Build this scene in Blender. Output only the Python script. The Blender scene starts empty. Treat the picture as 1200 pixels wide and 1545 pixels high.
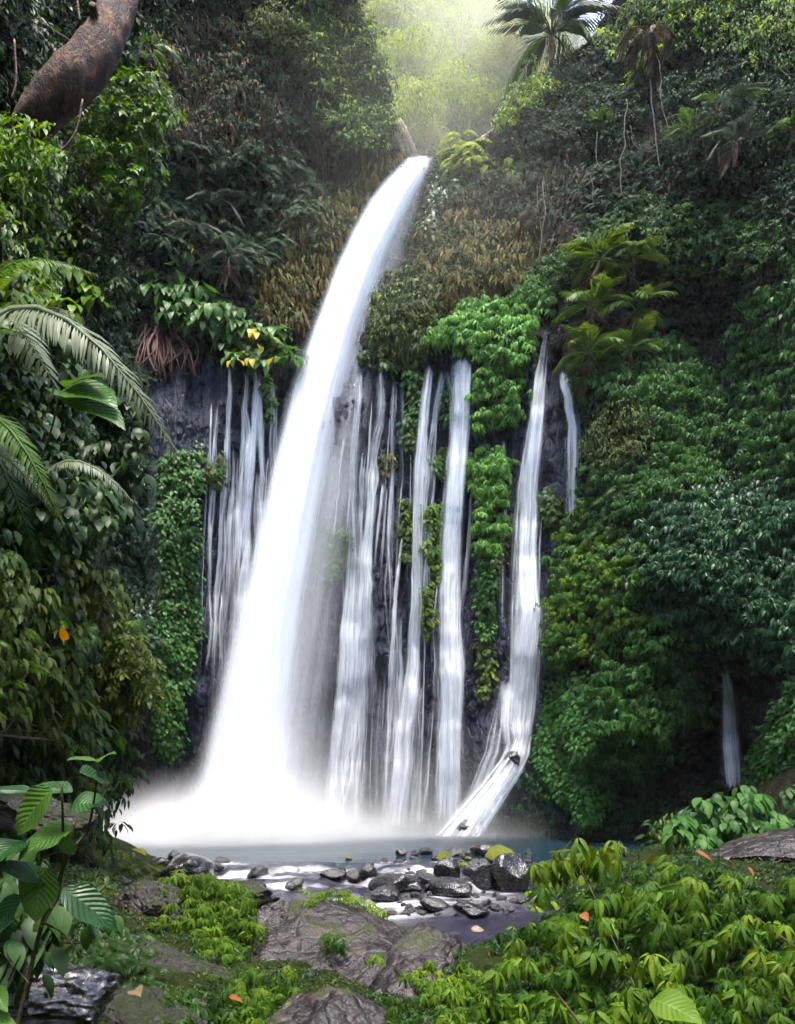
import bpy, math
import numpy as np
from mathutils import Vector, noise as mnoise

RNG = np.random.default_rng(7)
SC = bpy.context.scene
COL = SC.collection
FPX, HY, CZ = 1100.0, 1148.0, 2.6          # focal length in photo pixels, horizon row, eye height above the pool

# ------------------------------------------------------------------ maths
def P(px, py, Y):
    px = np.asarray(px, float); py = np.asarray(py, float); Y = np.asarray(Y, float)
    return np.stack(np.broadcast_arrays((px-600)/FPX*Y, Y, CZ+(HY-py)/FPX*Y), -1)

def _h(ix, iy, iz):
    n = (ix*374761393 + iy*668265263 + iz*2147483647*3 + 1013904223) & 0xFFFFFFFF
    n = ((n ^ (n >> 13))*1274126177) & 0xFFFFFFFF
    n = ((n ^ (n >> 16))*2246822519) & 0xFFFFFFFF
    return ((n ^ (n >> 15)) & 0xFFFFFF)/float(0xFFFFFF)

def vnoise(p):
    p = np.asarray(p, float); i = np.floor(p).astype(np.int64); f = p-i; f = f*f*(3-2*f)
    x, y, z = i[..., 0], i[..., 1], i[..., 2]; r = 0
    for dx in (0, 1):
        wx = f[..., 0] if dx else 1-f[..., 0]
        for dy in (0, 1):
            wy = f[..., 1] if dy else 1-f[..., 1]
            for dz in (0, 1):
                wz = f[..., 2] if dz else 1-f[..., 2]
                r = r+wx*wy*wz*_h(x+dx, y+dy, z+dz)
    return r*2-1

def fbm(p, o=4):
    p = np.asarray(p, float); r = 0; a = .5
    for k in range(o):
        r = r+a*vnoise(p+k*17.3); p = p*2.03; a *= .5
    return r

def unit(v): return v/np.maximum(np.linalg.norm(v, axis=-1, keepdims=True), 1e-9)
def sstep(a, b, x):
    t = np.clip((x-a)/(b-a), 0, 1); return t*t*(3-2*t)

class RBF:                                  # smooth surface through control points
    def __init__(s, pts, scale, smooth=.02):
        pts = np.array(pts, float); s.c = pts[:, :2]/scale; s.sc = scale; v = pts[:, 2]
        n = len(v); r = np.linalg.norm(s.c[:, None]-s.c[None], axis=-1)
        A = np.zeros((n+3, n+3)); A[:n, :n] = r - 0; A[:n, :n] -= smooth*np.eye(n)
        A[:n, n] = 1; A[:n, n+1:] = s.c; A[n, :n] = 1; A[n+1:, :n] = s.c.T
        s.w = np.linalg.solve(A, np.concatenate([v, [0, 0, 0]])); s.n = n
    def __call__(s, a, b):
        a = np.asarray(a, float)/s.sc; b = np.asarray(b, float)/s.sc
        out = s.w[s.n]+s.w[s.n+1]*a+s.w[s.n+2]*b
        for k in range(s.n): out = out+s.w[k]*np.sqrt((a-s.c[k, 0])**2+(b-s.c[k, 1])**2+.02)
        return out

def inpoly(poly, x, y):
    c = np.zeros(np.shape(x), bool); n = len(poly)
    for i in range(n):
        x0, y0 = poly[i]; x1, y1 = poly[i-1]
        if y0 == y1: continue
        c ^= ((y0 > y) != (y1 > y)) & (x < (x1-x0)*(y-y0)/(y1-y0)+x0)
    return c

# ------------------------------------------------------------------ mesh building
class MB:                                   # gathers geometry for ONE mesh
    def __init__(s): s.v = []; s.f = {}; s.n = 0; s.uv = []; s.r = []
    def add(s, v, faces, uv=None, rnd=None):
        v = np.asarray(v, float).reshape(-1, 3)
        for f in faces:
            f = np.asarray(f, np.int64)
            if len(f): s.f.setdefault(f.shape[1], []).append(f+s.n)
        s.v.append(v); s.n += len(v)
        s.uv.append(np.zeros((len(v), 2)) if uv is None else np.asarray(uv, float).reshape(-1, 2))
        s.r.append(np.full(len(v), .5) if rnd is None else np.broadcast_to(np.asarray(rnd, float), (len(v),)))
    def mesh(s, name, mat, smooth=True):
        m = bpy.data.meshes.new(name); v = np.concatenate(s.v)
        loops = []; starts = []; tot = []; st = 0
        for k, fl in s.f.items():
            f = np.concatenate(fl); loops.append(f.ravel()); starts.append(st+np.arange(len(f))*k); tot.append(np.full(len(f), k)); st += f.size
        loops = np.concatenate(loops); starts = np.concatenate(starts); tot = np.concatenate(tot)
        m.vertices.add(len(v)); m.vertices.foreach_set('co', v.ravel().astype(np.float32))
        m.loops.add(len(loops)); m.loops.foreach_set('vertex_index', loops.astype(np.int32))
        m.polygons.add(len(starts)); m.polygons.foreach_set('loop_start', starts.astype(np.int32))
        m.polygons.foreach_set('loop_total', tot.astype(np.int32))
        m.polygons.foreach_set('use_smooth', np.full(len(starts), smooth))
        uvl = m.uv_layers.new(name='UVMap'); uvl.data.foreach_set('uv', np.concatenate(s.uv)[loops].ravel().astype(np.float32))
        a = m.attributes.new('rnd', 'FLOAT', 'POINT'); a.data.foreach_set('value', np.concatenate(s.r).astype(np.float32))
        m.update(calc_edges=True); m.validate()
        if mat: m.materials.append(mat)
        return m
    def build(s, name, mat, parent=None, smooth=True, origin=None):
        if origin is not None:
            s.v = [v-np.asarray(origin) for v in s.v]
        o = bpy.data.objects.new(name, s.mesh(name, mat, smooth)); COL.objects.link(o)
        if parent is not None: o.parent = parent
        elif origin is not None: o.location = origin
        return o

def tag(o, label=None, cat=None, group=None, kind=None):
    for k, v in (('label', label), ('category', cat), ('group', group), ('kind', kind)):
        if v: o[k] = v
    return o
def thing(name, loc, label, cat, group=None):
    o = bpy.data.objects.new(name, None); COL.objects.link(o); o.location = loc; o.empty_display_size = .2
    return tag(o, label, cat, group)
def copy_tree(o, parent=None):
    c = o.copy(); COL.objects.link(c); c.parent = parent
    for ch in [x for x in bpy.data.objects if x.parent == o and x is not c]: copy_tree(ch, c)
    return c

def tube(mb, pts, rad, seg=8, uvlen=True, rough=0., rnd=.5, cap=True):
    pts = np.asarray(pts, float); n = len(pts); rad = np.broadcast_to(rad, (n,))
    t = unit(np.gradient(pts, axis=0)); ref = np.array([0, 0, 1.]) if abs(t[:, 2]).mean() < .8 else np.array([0, 1., 0])
    a = unit(np.cross(t, ref)); b = np.cross(t, a); an = np.linspace(0, 2*np.pi, seg, endpoint=False)
    ring = a[:, None]*np.cos(an)[None, :, None]+b[:, None]*np.sin(an)[None, :, None]
    R = np.repeat(rad[:, None], seg, 1)
    if rough:
        R = R*(1+rough*fbm((pts[:, None]+ring*rad[:, None, None])*np.array(2.2/max(rad.max(), .02)*.25), 3))
    v = pts[:, None]+ring*R[..., None]
    i = np.arange(n-1)[:, None]*seg; j = np.arange(seg)[None]; j2 = (j+1) % seg
    q = np.stack([i+j, i+j2, i+seg+j2, i+seg+j], -1).reshape(-1, 4)
    L = np.concatenate([[0], np.cumsum(np.linalg.norm(np.diff(pts, axis=0), axis=1))])
    uv = np.stack(np.broadcast_arrays(an[None]/6.283, L[:, None]), -1)
    f = [q]
    if cap: f += [np.arange(seg)[None, ::-1], (np.arange(seg)+(n-1)*seg)[None]]
    mb.add(v, f, uv, rnd)

def spline(pts, n):
    pts = np.asarray(pts, float); k = np.linspace(0, 1, len(pts)); d = np.linspace(0, 1, n)
    p = np.concatenate([[2*pts[0]-pts[1]], pts, [2*pts[-1]-pts[-2]]]); s = d*(len(pts)-1); i = np.minimum(s.astype(int), len(pts)-2); u = (s-i)[:, None]
    a, b, c, e = p[i], p[i+1], p[i+2], p[i+3]
    return .5*((2*b)+(c-a)*u+(2*a-5*b+4*c-e)*u*u+(3*b-a-3*c+e)*u**3)

# ------------------------------------------------------------------ leaf templates (length 1 along +Y, face up +Z)
def leaf(rows=3, w=.32, fold=.25, droop=.25, peak=.42, wave=0.):
    ts = np.linspace(0, 1, rows+2); v = [(0, 0, 0)]; uv = [(.5, 0)]; f3 = []; f4 = []
    for t in ts[1:-1]:
        ww = w*.5*math.sin(math.pi*t**(math.log(.5)/math.log(peak)))**.8
        z = -droop*t*t; e = z+fold*ww+wave*math.sin(t*9)*ww
        v += [(-ww, t*(1-.1*droop), e), (0, t*(1-.1*droop), z), (ww, t*(1-.1*droop), e)]; uv += [(0, t), (.5, t), (1, t)]
    v.append((0, 1-.1*droop, -droop*1.1)); uv.append((.5, 1)); m = len(v)-1
    f3 += [(0, 2, 1), (0, 3, 2)]
    for r in range(rows-1):
        a = 1+3*r; f4 += [(a, a+1, a+4, a+3), (a+1, a+2, a+5, a+4)]
    a = 1+3*(rows-1); f3 += [(a, a+1, m), (a+1, a+2, m)]
    return np.array(v, float), [np.array(f3), np.array(f4)] if f4 else [np.array(f3)], np.array(uv, float)

def heart(rows=6, w=.8, droop=.3, fold=.15):
    v, f, uv = leaf(rows, w, fold, droop, .36)
    return v, f, uv

def join(parts):
    V = []; F3 = []; F4 = []; U = []; n = 0
    for v, f, uv in parts:
        for q in f: (F3 if q.shape[1] == 3 else F4).append(q+n)
        V.append(v); U.append(uv); n += len(v)
    fs = []
    if F3: fs.append(np.concatenate(F3))
    if F4: fs.append(np.concatenate(F4))
    return np.concatenate(V), fs, np.concatenate(U)

def rotm(ax, a):
    c, s = math.cos(a), math.sin(a)
    return np.array({'x': [[1, 0, 0], [0, c, -s], [0, s, c]], 'y': [[c, 0, s], [0, 1, 0], [-s, 0, c]], 'z': [[c, -s, 0], [s, c, 0], [0, 0, 1]]}[ax], float)
def xf(t, M, off=(0, 0, 0), s=1.): return (t[0]*s)@M.T+np.array(off), t[1], t[2]

def whorl(n=6, lf=None, pitch=.35, arc=5.6, seed=0, var=.2):
    r = np.random.default_rng(seed); out = []
    for i in range(n):
        a = -arc/2+arc*i/(n-1) if arc < 6 else 2*np.pi*i/n
        a += r.normal(0, .1); s = (.72+.28*math.cos(a*.5))*(1+r.normal(0, var*.5))
        M = rotm('z', a)@rotm('x', -pitch+r.normal(0, .12))@rotm('y', r.normal(0, .2))
        out.append(xf(lf, M, M@np.array([0, .07, 0]), s*.9))
    return join(out)

def sprig(n=9, lf=None, seed=0, spread=.9, L=1.):      # a twig with alternate leaves
    r = np.random.default_rng(seed); out = []
    for i in range(n):
        t = (i+.5)/n; a = (1 if i % 2 else -1)*(spread*(1-.55*t)+r.normal(0, .18))
        if i == n-1: a *= .2
        M = rotm('z', -a)@rotm('x', -.25+r.normal(0, .3))@rotm('y', r.normal(0, .35))
        out.append(xf(lf, M, (r.normal(0, .02), t*L*.8, -.18*t*t), (.34+.1*r.random())*L))
    return join(out)

def frond(pairs=18, lw=.13, ll=.42, droop=.45, ang=1.15, taper=.55, rows=1, hang=.35, seed=0, base=.12):
    r = np.random.default_rng(seed); out = []
    def c(t): return np.array([0, t*(1-.22*droop*t), .16*math.sin(t*2.2)-droop*t*t])
    lf = leaf(rows, lw/ll, .1, .25, .4)
    for i in range(pairs):
        t = base+(1-base)*(i+.5)/pairs; d = c(t+.01)-c(t); pitch = math.atan2(d[2], d[1])
        L = ll*(math.sin(math.pi*(.12+.82*((t-base)/(1-base))**taper))**.75)
        for s in (-1, 1):
            a = s*(ang*(1-.45*t)+r.normal(0, .06))
            M = rotm('x', pitch)@rotm('z', -a)@rotm('y', s*hang)@rotm('x', -.15+r.normal(0, .1))
            out.append(xf(lf, M, c(t), L))
    k = 7; ts = np.linspace(0, 1, k); v = []; q = []
    for i, t in enumerate(ts):
        w = .014*(1-.8*t); p = c(t); v += [p+[-w, 0, 0], p+[0, 0, w*1.4], p+[w, 0, 0], p+[0, 0, -w]]
        if i:
            b = 4*i
            for e in range(4): q.append((b-4+e, b-4+(e+1) % 4, b+(e+1) % 4, b+e))
    out.append((np.array(v), [np.array(q)], np.full((len(v), 2), .5)))
    return join(out)

def bake(mb, tpls, pos, N, fwd, size, rnd, roll=0.):
    """many copies of the templates; N face normal, fwd pointing direction"""
    n = len(pos)
    if n == 0: return
    N = unit(N); y = fwd-(fwd*N).sum(-1, keepdims=True)*N; y = unit(y+1e-6*np.array([.3, .5, .7])); x = np.cross(y, N)
    if np.any(roll):
        c, s = np.cos(roll)[:, None], np.sin(roll)[:, None]; x, y = x*c+y*s, y*c-x*s
    M = np.stack([x, y, N], -1)*np.asarray(size)[:, None, None]
    which = RNG.integers(0, len(tpls), n)
    for k, (tv, tf, tu) in enumerate(tpls):
        idx = np.where(which == k)[0]
        if not len(idx): continue
        V = np.einsum('nij,kj->nki', M[idx], tv)+pos[idx][:, None]
        off = (np.arange(len(idx))*len(tv))[:, None, None]
        mb.add(V, [(f[None]+off).reshape(-1, f.shape[1]) for f in tf], np.tile(tu, (len(idx), 1)), np.repeat(rnd[idx], len(tv)))

# ------------------------------------------------------------------ materials
def new_mat(name):
    m = bpy.data.materials.new(name); m.use_nodes = True; nt = m.node_tree; nt.nodes.clear()
    out = nt.nodes.new('ShaderNodeOutputMaterial'); return m, nt, out
def nd(nt, t, **k):
    n = nt.nodes.new('ShaderNode'+t)
    for a, b in k.items():
        if a.startswith('i_'):
            key = a[2:]; key = int(key) if key.isdigit() else key.replace('_', ' ')
            n.inputs[key].default_value = b
        else: setattr(n, a, b)
    return n
def ramp(nt, stops, fac=None):
    n = nt.nodes.new('ShaderNodeValToRGB'); e = n.color_ramp.elements
    while len(e) < len(stops): e.new(.5)
    for i, (p, c) in enumerate(stops):
        e[i].position = p; e[i].color = (*c, 1) if len(c) == 3 else c
    if fac is not None: nt.links.new(fac, n.inputs[0])
    return n

def leaf_mat(name, cols, rough=.42, trans=.3, veins=False, spec=.5):
    m, nt, out = new_mat(name); L = nt.links.new
    at = nd(nt, 'Attribute', attribute_name='rnd')
    rp = ramp(nt, [(i/(len(cols)-1), c) for i, c in enumerate(cols)], at.outputs['Fac'])
    tc = nd(nt, 'TexCoord'); nz = nd(nt, 'TexNoise', i_Scale=1.3, i_Detail=3.); L(tc.outputs['Object'], nz.inputs['Vector'])
    mr = nd(nt, 'MapRange'); mr.inputs[1].default_value = .3; mr.inputs[2].default_value = .7; mr.inputs[3].default_value = .7; mr.inputs[4].default_value = 1.3
    L(nz.outputs['Fac'], mr.inputs[0])
    mx = nd(nt, 'Mix', data_type='RGBA', blend_type='MULTIPLY'); mx.inputs[0].default_value = 1.
    L(rp.outputs[0], mx.inputs[6]); L(mr.outputs[0], mx.inputs[7]); colr = mx.outputs[2]
    bs = nd(nt, 'BsdfPrincipled', i_Roughness=rough); bs.inputs['Specular IOR Level'].default_value = spec*.45
    if veins:
        uv = nd(nt, 'UVMap'); sp = nd(nt, 'SeparateXYZ'); L(uv.outputs[0], sp.inputs[0])
        a = nd(nt, 'Math', operation='SUBTRACT'); a.inputs[1].default_value = .5; L(sp.outputs[0], a.inputs[0])
        ab = nd(nt, 'Math', operation='ABSOLUTE'); L(a.outputs[0], ab.inputs[0])
        b = nd(nt, 'Math', operation='MULTIPLY_ADD'); b.inputs[1].default_value = -.55; L(ab.outputs[0], b.inputs[0]); L(sp.outputs[1], b.inputs[2])
        w = nd(nt, 'Math', operation='MULTIPLY'); w.inputs[1].default_value = 60.; L(b.outputs[0], w.inputs[0])
        sn = nd(nt, 'Math', operation='SINE'); L(w.outputs[0], sn.inputs[0])
        mid = nd(nt, 'MapRange'); mid.inputs[1].default_value = 0; mid.inputs[2].default_value = .05; mid.inputs[3].default_value = 1; mid.inputs[4].default_value = 0; L(ab.outputs[0], mid.inputs[0])
        sv = nd(nt, 'MapRange'); sv.inputs[1].default_value = .8; sv.inputs[2].default_value = 1; sv.inputs[3].default_value = 0; sv.inputs[4].default_value = .2; L(sn.outputs[0], sv.inputs[0])
        mxv = nd(nt, 'Math', operation='MAXIMUM'); L(mid.outputs[0], mxv.inputs[0]); L(sv.outputs[0], mxv.inputs[1])
        m2 = nd(nt, 'Mix', data_type='RGBA'); L(mxv.outputs[0], m2.inputs[0]); L(colr, m2.inputs[6])
        br = nd(nt, 'HueSaturation'); br.inputs['Value'].default_value = 1.45; br.inputs['Saturation'].default_value = .9; L(colr, br.inputs['Color']); L(br.outputs[0], m2.inputs[7]); colr = m2.outputs[2]
        bp = nd(nt, 'Bump', i_Strength=.3, i_Distance=.008); L(sn.outputs[0], bp.inputs['Height']); L(bp.outputs[0], bs.inputs['Normal'])
    L(colr, bs.inputs['Base Color'])
    tr = nd(nt, 'BsdfTranslucent'); hs = nd(nt, 'HueSaturation'); hs.inputs['Hue'].default_value = .48; hs.inputs['Saturation'].default_value = 1.1; hs.inputs['Value'].default_value = 1.5
    L(colr, hs.inputs['Color']); L(hs.outputs[0], tr.inputs[0])
    ms = nd(nt, 'MixShader'); ms.inputs[0].default_value = trans; L(bs.outputs[0], ms.inputs[1]); L(tr.outputs[0], ms.inputs[2]); L(ms.outputs[0], out.inputs[0])
    return m

def rock_mat(name, cols, scale=2., rough=(.25, .6), bump=.5, stretch=(1, 1, 1), moss=None, mossamt=.5, fine=1., coat=0., bd=None, spec=.25, crack=1.5):
    m, nt, out = new_mat(name); L = nt.links.new
    tc = nd(nt, 'TexCoord'); mp = nd(nt, 'Mapping'); mp.inputs['Scale'].default_value = stretch; L(tc.outputs['Object'], mp.inputs[0])
    n1 = nd(nt, 'TexNoise', i_Scale=scale, i_Detail=8., i_Roughness=.62); L(mp.outputs[0], n1.inputs['Vector'])
    n2 = nd(nt, 'TexNoise', i_Scale=scale*5.3, i_Detail=6., i_Roughness=.65); L(mp.outputs[0], n2.inputs['Vector'])
    vo = nd(nt, 'TexVoronoi', feature='DISTANCE_TO_EDGE', i_Scale=scale*2.2); L(mp.outputs[0], vo.inputs['Vector'])
    rp = ramp(nt, [(.28+.44*i/(len(cols)-1), c) for i, c in enumerate(cols)], n1.outputs['Fac'])
    mx = nd(nt, 'Mix', data_type='RGBA', blend_type='MULTIPLY'); mx.inputs[0].default_value = .8
    r2 = ramp(nt, [(.25, (.45, .45, .45)), (.75, (1.5, 1.5, 1.5))], n2.outputs['Fac']); L(rp.outputs[0], mx.inputs[6]); L(r2.outputs[0], mx.inputs[7])
    colr = mx.outputs[2]; bs = nd(nt, 'BsdfPrincipled')
    mr = nd(nt, 'MapRange'); mr.inputs[1].default_value = .35; mr.inputs[2].default_value = .65; mr.inputs[3].default_value = rough[0]; mr.inputs[4].default_value = rough[1]; L(n2.outputs['Fac'], mr.inputs[0])
    rg = mr.outputs[0]
    if moss:
        ge = nd(nt, 'NewGeometry'); sp = nd(nt, 'SeparateXYZ'); L(ge.outputs['Normal'], sp.inputs[0])
        ad = nd(nt, 'Math', operation='MULTIPLY_ADD'); ad.inputs[1].default_value = .45; L(sp.outputs[2], ad.inputs[0]); L(n1.outputs['Fac'], ad.inputs[2])
        k = nd(nt, 'MapRange'); k.inputs[1].default_value = 1.0-mossamt*.6; k.inputs[2].default_value = 1.1-mossamt*.6; L(ad.outputs[0], k.inputs[0])
        m2 = nd(nt, 'Mix', data_type='RGBA'); L(k.outputs[0], m2.inputs[0]); L(colr, m2.inputs[6])
        r3 = ramp(nt, [(.3, tuple(c*.5 for c in moss)), (.7, moss)], n2.outputs['Fac']); L(r3.outputs[0], m2.inputs[7]); colr = m2.outputs[2]
        m3 = nd(nt, 'Mix', data_type='FLOAT'); L(k.outputs[0], m3.inputs[0]); L(rg, m3.inputs[2]); m3.inputs[3].default_value = .9; rg = m3.outputs[0]
    bs.inputs['Specular IOR Level'].default_value = spec; bs.inputs['Coat Weight'].default_value = coat; bs.inputs['Coat Roughness'].default_value = .12
    L(colr, bs.inputs['Base Color']); L(rg, bs.inputs['Roughness'])
    ad2 = nd(nt, 'Math', operation='MULTIPLY_ADD'); ad2.inputs[1].default_value = .5*fine; L(n2.outputs['Fac'], ad2.inputs[0]); L(n1.outputs['Fac'], ad2.inputs[2])
    mn = nd(nt, 'Math', operation='MINIMUM'); mn.inputs[1].default_value = .12; L(vo.outputs['Distance'], mn.inputs[0])
    ad3 = nd(nt, 'Math', operation='MULTIPLY_ADD'); ad3.inputs[1].default_value = crack; L(mn.outputs[0], ad3.inputs[0]); L(ad2.outputs[0], ad3.inputs[2])
    bp = nd(nt, 'Bump', i_Strength=bump, i_Distance=bd or .35/scale); L(ad3.outputs[0], bp.inputs['Height']); L(bp.outputs[0], bs.inputs['Normal'])
    if coat: L(bp.outputs[0], bs.inputs['Coat Normal'])
    L(bs.outputs[0], out.inputs[0]); return m

def water_mat(name, fx=9., fz=.16, lo=.3, hi=.68, gain=1., col=(.88, .92, .97), base=.0, shift=.5, gate=.5):
    """silky falling water: fibres of white along the fall, thinning to clear between them; 'rnd' carries how much water there is"""
    m, nt, out = new_mat(name); L = nt.links.new
    uv = nd(nt, 'UVMap'); mp = nd(nt, 'Mapping'); mp.inputs['Scale'].default_value = (fx, fz, 1); L(uv.outputs[0], mp.inputs[0])
    n1 = nd(nt, 'TexNoise', i_Scale=1., i_Detail=4., i_Roughness=.6, i_Distortion=.15); L(mp.outputs[0], n1.inputs['Vector'])
    mp2 = nd(nt, 'Mapping'); mp2.inputs['Scale'].default_value = (fx*.22, fz*2.6, 1); mp2.inputs['Location'].default_value = (5, 3, 0); L(uv.outputs[0], mp2.inputs[0])
    n2 = nd(nt, 'TexNoise', i_Scale=1., i_Detail=3., i_Roughness=.55); L(mp2.outputs[0], n2.inputs['Vector'])
    mr = nd(nt, 'MapRange', interpolation_type='SMOOTHSTEP'); mr.inputs[1].default_value = lo; mr.inputs[2].default_value = hi; L(n1.outputs['Fac'], mr.inputs[0])
    mr2 = nd(nt, 'MapRange'); mr2.inputs[1].default_value = .3; mr2.inputs[2].default_value = .7; mr2.inputs[3].default_value = .55; mr2.inputs[4].default_value = 1.25; L(n2.outputs['Fac'], mr2.inputs[0])
    at = nd(nt, 'Attribute', attribute_name='rnd')
    sh = nd(nt, 'Math', operation='MULTIPLY_ADD'); sh.inputs[1].default_value = shift; L(at.outputs['Fac'], sh.inputs[0]); L(n1.outputs['Fac'], sh.inputs[2])
    s2 = nd(nt, 'Math', operation='SUBTRACT'); s2.inputs[1].default_value = shift*.6; L(sh.outputs[0], s2.inputs[0]); nt.links.remove(mr.inputs[0].links[0]); L(s2.outputs[0], mr.inputs[0])
    bb = nd(nt, 'MapRange'); bb.inputs[3].default_value = base; L(mr.outputs[0], bb.inputs[0])
    a = nd(nt, 'Math', operation='MULTIPLY'); L(bb.outputs[0], a.inputs[0]); L(mr2.outputs[0], a.inputs[1])
    gt = nd(nt, 'MapRange', interpolation_type='SMOOTHSTEP'); gt.inputs[2].default_value = gate; L(at.outputs['Fac'], gt.inputs[0])
    b = nd(nt, 'Math', operation='MULTIPLY'); L(a.outputs[0], b.inputs[0]); L(gt.outputs[0], b.inputs[1])
    c = nd(nt, 'Math', operation='MULTIPLY', use_clamp=True); c.inputs[1].default_value = gain; L(b.outputs[0], c.inputs[0])
    d = nd(nt, 'BsdfDiffuse'); d.inputs[0].default_value = (*col, 1); t = nd(nt, 'BsdfTranslucent'); t.inputs[0].default_value = (*col, 1)
    ms = nd(nt, 'MixShader'); ms.inputs[0].default_value = .45; L(d.outputs[0], ms.inputs[1]); L(t.outputs[0], ms.inputs[2])
    tp = nd(nt, 'BsdfTransparent'); fin = nd(nt, 'MixShader'); L(c.outputs[0], fin.inputs[0]); L(tp.outputs[0], fin.inputs[1]); L(ms.outputs[0], fin.inputs[2])
    L(fin.outputs[0], out.inputs[0]); return m

def g(*c): return tuple(c)
M = {}
M['creeper'] = leaf_mat('creeper_leaf', [g(0.0144, 0.0504, 0.0086), g(0.0288, 0.0900, 0.0144), g(0.0576, 0.1440, 0.0252)], 0.45, .3, spec=0.3)
M['creeper_bright'] = leaf_mat('bright_creeper_leaf', [g(0.0560, 0.1600, 0.0240), g(0.0880, 0.2240, 0.0400), g(0.1360, 0.2880, 0.0560)], 0.45, .35, spec=0.3)
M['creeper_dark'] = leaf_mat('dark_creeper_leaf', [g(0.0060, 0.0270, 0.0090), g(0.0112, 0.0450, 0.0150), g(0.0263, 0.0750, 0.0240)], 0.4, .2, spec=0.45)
M['creeper_lime'] = leaf_mat('lime_creeper_leaf', [g(0.0382, 0.0850, 0.0085), g(0.0723, 0.1403, 0.0110), g(0.1360, 0.2040, 0.0170)], 0.5, .35, spec=0.3)
M['fore'] = leaf_mat('yellow_green_leaf', [g(.009, .036, .005), g(.026, .075, .006), g(.07, .135, .008), g(.145, .195, .012)], .42, .28, True, spec=.35)
M['drape'] = leaf_mat('sun_tinted_dry_leaf', [g(.055, .04, .013), g(.11, .08, .022), g(.16, .13, .035), g(.12, .06, .022)], .6, .3, spec=0.15)  # dry brown leaf, its colour raised and gilded to paint sunlight
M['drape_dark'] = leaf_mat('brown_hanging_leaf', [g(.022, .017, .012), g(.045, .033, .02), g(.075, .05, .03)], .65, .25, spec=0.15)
M['olive'] = leaf_mat('olive_leaf', [g(0.0210, 0.0315, 0.0098), g(0.0385, 0.0595, 0.0154), g(0.0700, 0.0980, 0.0245)], 0.6, .3, spec=0.2)
M['fine'] = leaf_mat('small_green_leaf', [g(0.0140, 0.0385, 0.0098), g(0.0252, 0.0665, 0.0140), g(0.0490, 0.1015, 0.0210)], 0.55, .3, spec=0.25)
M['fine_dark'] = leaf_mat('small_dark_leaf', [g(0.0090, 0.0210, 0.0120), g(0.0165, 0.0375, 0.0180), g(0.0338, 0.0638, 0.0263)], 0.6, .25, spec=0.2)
M['gorge'] = leaf_mat('sunlit_gorge_leaf', [g(.10, .17, .025), g(.19, .27, .04), g(.32, .36, .06)], .6, .4, spec=.2)  # leaf colour raised to carry the sun glow of the gorge
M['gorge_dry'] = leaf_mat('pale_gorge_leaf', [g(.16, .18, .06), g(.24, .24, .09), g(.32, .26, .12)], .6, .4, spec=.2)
M['palm'] = leaf_mat('palm_leaf', [g(0.0425, 0.1020, 0.0170), g(0.0680, 0.1360, 0.0238), g(0.1105, 0.1700, 0.0298)], .42, .3, spec=0.3)
M['palm_dry'] = leaf_mat('dry_palm_leaf', [g(.12, .08, .04), g(.17, .125, .065)], .6, .3)
M['palm_grey'] = leaf_mat('grey_palm_leaf', [g(0.0420, 0.0595, 0.0420), g(0.0700, 0.0875, 0.0595)], .5, .3, spec=0.3)
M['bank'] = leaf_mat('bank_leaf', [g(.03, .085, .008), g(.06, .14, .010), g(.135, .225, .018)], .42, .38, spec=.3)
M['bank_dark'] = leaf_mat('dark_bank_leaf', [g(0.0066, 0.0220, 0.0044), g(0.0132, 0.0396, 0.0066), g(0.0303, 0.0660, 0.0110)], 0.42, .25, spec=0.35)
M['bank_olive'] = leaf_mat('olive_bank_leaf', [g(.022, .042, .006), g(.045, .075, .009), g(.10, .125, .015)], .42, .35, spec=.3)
M['big'] = leaf_mat('broad_leaf', [g(0.0210, 0.0660, 0.0084), g(0.0360, 0.1020, 0.0132), g(0.0660, 0.1440, 0.0240)], .3, .35, True, spec=0.4)
M['fern_grey'] = leaf_mat('silvery_fern_leaf', [g(.13, .17, .1), g(.2, .24, .15)], .45, .3)
M['yellow'] = leaf_mat('yellow_leaf', [g(.3, .26, .02), g(.42, .34, .03)], .4, .4)
M['orange'] = leaf_mat('orange_dead_leaf', [g(.16, .045, .012), g(.24, .085, .02)], .5, .3, True)
M['cliff_soil'] = rock_mat('cliff_earth', [g(.006, .006, .006), g(.016, .013, .011), g(.032, .024, .017)], .8, (.5, .9), .8, moss=(.016, .026, .008), mossamt=.45, spec=.1)
M['rock_wall'] = rock_mat('wet_basalt', [g(.005, .008, .018), g(.011, .016, .034), g(.026, .034, .06)], .9, (.22, .6), .9, (1.6, 1, .55), moss=(.03, .05, .014), mossamt=.25)
M['stone'] = rock_mat('wet_stone', [g(.004, .004, .005), g(.010, .009, .011), g(.034, .03, .032)], 2.4, (.12, .4), .6, coat=1., bd=.035)
M['stone_moss'] = rock_mat('mossy_stone', [g(.015, .014, .014), g(.035, .032, .03), g(.06, .055, .05)], 2.4, (.2, .55), .5, moss=(.12, .14, .012), mossamt=.85, bd=.05)
M['slab'] = rock_mat('brown_wet_rock', [g(.006, .004, .0045), g(.018, .013, .0135), g(.065, .048, .048)], 2.2, (.15, .5), 1., coat=.4, bd=.05, moss=(.03, .04, .008), mossamt=.05, fine=1.3)  # palest pink stop stands in for lit speckle on the wet slab
M['slab_moss'] = rock_mat('mossy_wet_rock', [g(.012, .01, .009), g(.035, .028, .026), g(.09, .075, .07)], 2.6, (.2, .6), .9, bd=.06, moss=(.018, .026, .005), mossamt=.42, coat=.4, fine=2.)
M['pale'] = rock_mat('pale_tan_rock', [g(.2, .15, .11), g(.34, .27, .2), g(.45, .38, .3)], 1.2, (.4, .7), .6)
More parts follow.
